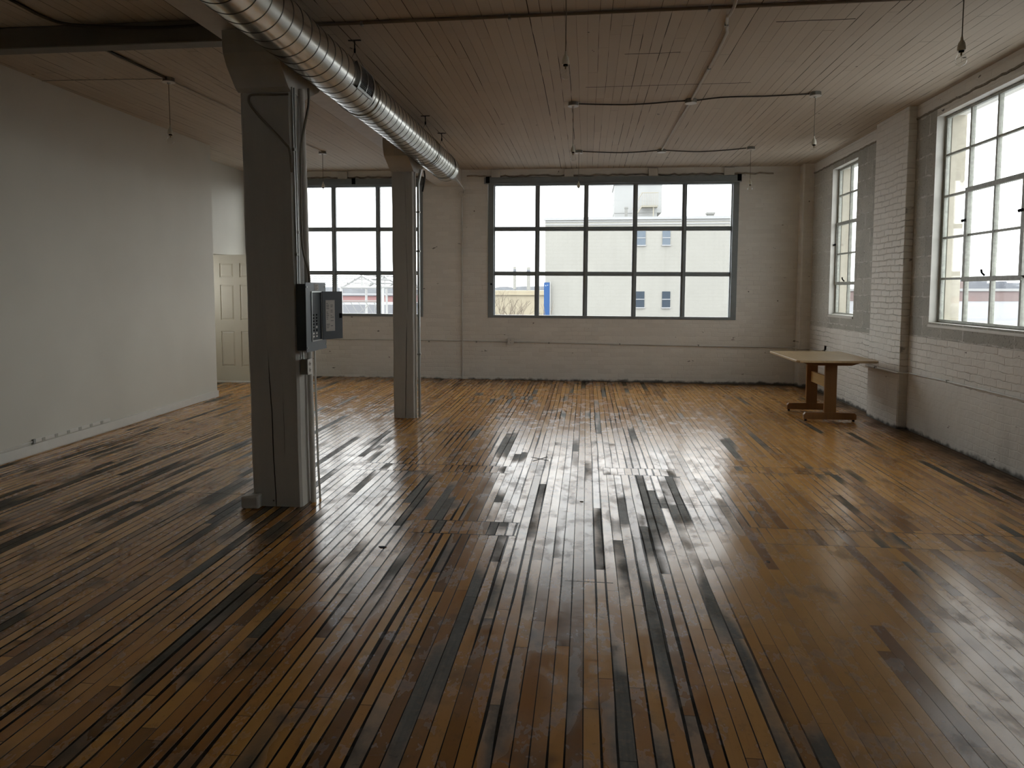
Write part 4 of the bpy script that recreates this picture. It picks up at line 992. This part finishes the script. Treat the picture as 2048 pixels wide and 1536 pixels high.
def stack(x, y, r0, z1, label):
    bm = bmesh.new(); O = (x, y, GZ); r = empty('smokestack', O); tag(r, label, 'smokestack', 'two tall smokestacks')
    lathe(bm, [(0, 0), (r0 * 1.15, 0), (r0, z1 - GZ), (0, z1 - GZ)], 0, 0, 20); new_obj('stack_shaft', bm, M['extwall'], r, True)
    for z in (z1 - 2.0, z1 - 9, z1 - 16):
        bm = bmesh.new(); lathe(bm, [(r0 * .9, z - GZ), (r0 * 1.10, z - GZ), (r0 * 1.10, z + 1.0 - GZ), (r0 * .9, z + 1.0 - GZ)], 0, 0, 20); new_obj('stack_band', bm, M['extgrey'], r)
stack(-25.1, 250, .5, 9.2, 'slender left smokestack far beyond the tan building')
stack(-20.2, 250, .62, 9.0, 'thicker right smokestack far beyond the tan building')
bm = bmesh.new(); B(bm, -26, 4, 150, 170, GZ, 1.05); B(bm, -22, -8, 149.6, 150, .1, .25); tag(new_obj('tan_building', bm, M['ochre']), 'long low tan building behind bare trees', 'building')
# hill and treeline
def ridge(name, x0, x1, y, z, amp, seed, label, cat='trees'):
    bm = bmesh.new(); rn = random.Random(seed); n = 90; fr, bk = [], []
    for i in range(n + 1):
        x = x0 + (x1 - x0) * i / n; hgt = z + amp * (math.sin(i * .09 + seed) * .5 + rn.random() * .3)
        fr.append((bm.verts.new((x, y, GZ)), bm.verts.new((x, y + 1.5, hgt)))); bk.append(bm.verts.new((x, y + 25, GZ)))
    for i in range(n):
        bm.faces.new([fr[i][0], fr[i + 1][0], fr[i + 1][1], fr[i][1]]); bm.faces.new([fr[i][1], fr[i + 1][1], bk[i + 1], bk[i]])
    o = new_obj(name, bm, M['hill']); tag(o, label, cat, kind='stuff')
ridge('treeline', -150, 90, 290, 2.0, 2.0, 2, 'hazy strip of distant trees along the horizon')
ridge('treeline', -72, -34, 130, 1.9, 1.4, 5, 'darker wooded rise seen through the left back window')
def bare_tree(x, y, h, seed, label):
    r = empty('bare_tree', (x, y, GZ)); tag(r, label, 'tree', 'bare winter trees'); rn = random.Random(seed); bm = bmesh.new()
    def grow(p, d, l, rad, dep):
        q = p + d * l; tube(bm, [p, q], rad, 4, 0, False, [rad, rad * .65])
        if dep == 0: return
        for _ in range(3 if dep > 2 else 2):
            nd = (d + Vector((rn.uniform(-.7, .7), rn.uniform(-.7, .7), rn.uniform(-.15, .45)))).normalized(); grow(q, nd, l * rn.uniform(.6, .8), rad * .62, dep - 1)
    grow(Vector((0, 0, 0)), Vector((0, 0, 1)), h * .36, .16, 5); new_obj('branches', bm, M['twig'], r, recalc=False)
bare_tree(-8.7, 88, 9.4, 1, 'bare tree with spreading twigs in front of the middle of the tan building')
bare_tree(-6.2, 98, 8.8, 2, 'bare tree just right of the spreading one, nearer the blue sign')
bare_tree(-13.0, 104, 10.6, 3, 'bare tree at the left edge of the tan building view')
bare_tree(-5.4, 50, 9.9, 4, 'bare tree right beside the blue sign')
bm = bmesh.new(); B(bm, -14, -5.5, 66, 74, GZ, -2.4); tag(new_obj('low_roof', bm, M['extgrey']), 'low grey roof at the foot of the bare trees', 'building')
# gabled steel frame outside the left window
def shed():
    r = empty('gable_frame', (-15.5, 34, GZ)); tag(r, 'white skeletal gabled steel frame outside the left back window', 'steel frame'); O = r.location
    def bar(bm, a, b, w=.07): tube(bm, [Vector(a) - O, Vector(b) - O], w, 4)
    ye, x0, x1, xm, zb, ze, zr = 34.0, -12.0, -9.9, -10.95, GZ, 1.56, 2.15
    for y in (34.0, 38.0, 42.0):
        bm = bmesh.new(); bar(bm, (x0, y, zb), (x0, y, ze)); bar(bm, (x1, y, zb), (x1, y, ze)); bar(bm, (x0, y, ze), (xm, y, zr), .07); bar(bm, (x1, y, ze), (xm, y, zr), .07); bar(bm, (x0, y, ze), (x1, y, ze), .06)
        bar(bm, (xm, y, ze), (xm, y, zr), .04)
        new_obj('frame_bay', bm, M['whitesteel'], r)
    bm = bmesh.new()
    for t in (0, .33, .66, 1.0):
        for xa in (x0, x1):
            X_ = xa + (xm - xa) * t; Z_ = ze + (zr - ze) * t; bar(bm, (X_, 33.8, Z_ + .04), (X_, 42.2, Z_ + .04), .03)
    new_obj('purlins', bm, M['whitesteel'], r)
    bm = bmesh.new()
    for i in range(6): B(bm, -21 - O.x, -11.6 - O.x, 37 + i * .5 - O.y, 37.2 + i * .5 - O.y, 1.58 + i * .115 - O.z, 1.64 + i * .115 - O.z)
    new_obj('roof_louvers', bm, M['whitesteel'], r)
    r2 = empty('metal_railing', (-9.6, 30, -1)); tag(r2, 'grey metal railing with diagonal braces below the gabled frame', 'railing')
    def b2(bm, a, b, w=.035): tube(bm, [Vector(a) - r2.location, Vector(b) - r2.location], w, 5)
    bm = bmesh.new(); b2(bm, (-10.6, 30, .98), (-9.0, 30, .98), .022); b2(bm, (-10.6, 30, .92), (-9.0, 30, .92), .022); new_obj('rail', bm, M['rail'], r2)
    bm = bmesh.new()
    for i in range(5): x = -10.5 + i * .34; b2(bm, (x, 30, .9), (x + .3, 30, .42), .014)
    b2(bm, (-9.85, 30, .42), (-9.3, 30, .84), .014); b2(bm, (-9.1, 30, .9), (-9.1, 30, .3), .014)
    new_obj('braces', bm, M['rail'], r2)
shed()
bm = bmesh.new(); B(bm, -34, -21.5, 80, 95, GZ, .66); B(bm, -34, -21.5, 79.8, 95.2, .66, .80, 0, 1); o = new_obj('red_building', bm, [M['extred'], M['snowroof']]); tag(o, 'low red building with a pale roof outside the left back window', 'building')
bm = bmesh.new(); B(bm, -24, -13.5, 50, 60, GZ, .35); tag(new_obj('grey_building', bm, M['snowroof']), 'pale flat roof below the red building', 'building')

# outside the right-hand windows: a wide flat roof with a parapet, two dark blocks beyond
bm = bmesh.new(); prism(bm, [(5.2, -20), (95, -20), (95, 66), (20, 66), (5.2, 14)], 'z', .1, .40)
tag(new_obj('flat_roof', bm, M['snowroof']), 'pale flat roof spreading out below the side windows', 'roof', kind='thing')
def parapet():
    r = empty('parapet', (56, 66, .4)); tag(r, 'long brick parapet with white coping at the far edge of the flat roof', 'parapet')
    bm = bmesh.new(); B(bm, -35, 60, 0, .4, 0, .88); new_obj('parapet_wall', bm, M['extbrick'], r)
    bm = bmesh.new(); B(bm, -35, 60, -.15, .5, .88, 1.10); new_obj('parapet_coping', bm, M['whitesteel'], r)
parapet()
for (x0, x1, y, z0, z1, m, lab, nm) in ((35.6, 36.95, 74, .5, 2.2, 'extbrick', 'reddish brick block beyond the parapet at the side window edge', 'rooftop_block'),
        (37.9, 40.0, 76, .5, 2.35, 'extgrey', 'grey rooftop block beyond the parapet, left of the dark one', 'rooftop_block'),
        (42.9, 47.0, 78, .5, 2.1, 'extgrey', 'dark blue grey rooftop block beyond the parapet at the right', 'rooftop_block')):
    bm = bmesh.new(); B(bm, x0, x1, y, y + 8, z0 - 10.5, z1); B(bm, x0, x0 + .35, y + .5, y + 2, z1, z1 + .15); tag(new_obj(nm, bm, M[m]), lab, 'building')
bm = bmesh.new(); lathe(bm, [(0, .4), (.25, .4), (.25, .85), (0, .9)], 35, 60, 10); tag(new_obj('roof_vent', bm, M['whitesteel']), 'small round vent on the flat roof in front of the parapet', 'vent')

# ------------------------------------------------------------------ old-building settlement of everything at the far end
bpy.context.view_layer.update()
done = set()
for o in list(COL.objects):
    if o.parent is not None or o.location.y > 12.6: continue
    if o.type == 'MESH' and o.name.split('.')[0] != 'tape_mark' and o.data.name not in done:
        ys = [v.co.y + o.location.y for v in o.data.vertices]
        if max(ys) < 6.5 or min(ys) > 12.6: continue
        done.add(o.data.name)
        for v in o.data.vertices:
            if v.co.y + o.location.y < 12.6: v.co.z += settle(v.co.x + o.location.x, v.co.y + o.location.y)
    elif o.type == 'EMPTY':
        o.location.z += settle(o.location.x, o.location.y)
        if o.name in ('window_1', 'window_2'): o.rotation_euler.y = 0.0060

# ------------------------------------------------------------------ sky and camera
w = bpy.data.worlds.new('overcast'); SC.world = w; w.use_nodes = True; nt = w.node_tree; nt.nodes.clear()
out = nt.nodes.new('ShaderNodeOutputWorld'); bg = nt.nodes.new('ShaderNodeBackground'); tc = nt.nodes.new('ShaderNodeTexCoord'); sp = nt.nodes.new('ShaderNodeSeparateXYZ'); rp = nt.nodes.new('ShaderNodeValToRGB')
nt.links.new(tc.outputs['Generated'], sp.inputs[0]); nt.links.new(sp.outputs[2], rp.inputs[0])
e = rp.color_ramp; e.elements[0].position = 0.0; e.elements[0].color = (.985, .99, 1.0, 1); e.elements[1].position = 0.8; e.elements[1].color = (.99, .995, 1.0, 1)
nt.links.new(rp.outputs[0], bg.inputs[0]); bg.inputs[1].default_value = 4.0; nt.links.new(bg.outputs[0], out.inputs[0])

cam = bpy.data.cameras.new('camera'); co = bpy.data.objects.new('camera', cam); COL.objects.link(co); SC.camera = co
yaw, pitch = -0.1038, -0.0718
fw = Vector((math.sin(yaw) * math.cos(pitch), math.cos(yaw) * math.cos(pitch), math.sin(pitch)))
co.location = (0, 0, 1.52); co.rotation_euler = fw.to_track_quat('-Z', 'Y').to_euler()
cam.sensor_fit = 'HORIZONTAL'; cam.sensor_width = 36.0; cam.lens = 1420.0 / 2048 * 36.0
cam.shift_y = -(768 - 678.93) / 2048; cam.clip_end = 1000; cam.clip_start = 0.05

SC.view_settings.view_transform = 'Standard'; SC.view_settings.look = 'None'; SC.view_settings.gamma = 1.0
SC.view_settings.use_curve_mapping = False; SC.view_settings.exposure = 0.24
SC.cycles.max_bounces = 8; SC.cycles.diffuse_bounces = 4; SC.cycles.glossy_bounces = 3; SC.cycles.transparent_max_bounces = 10
SC.cycles.adaptive_threshold = 0.07; SC.cycles.adaptive_min_samples = 16
SC.cycles.sample_clamp_indirect = 6.0
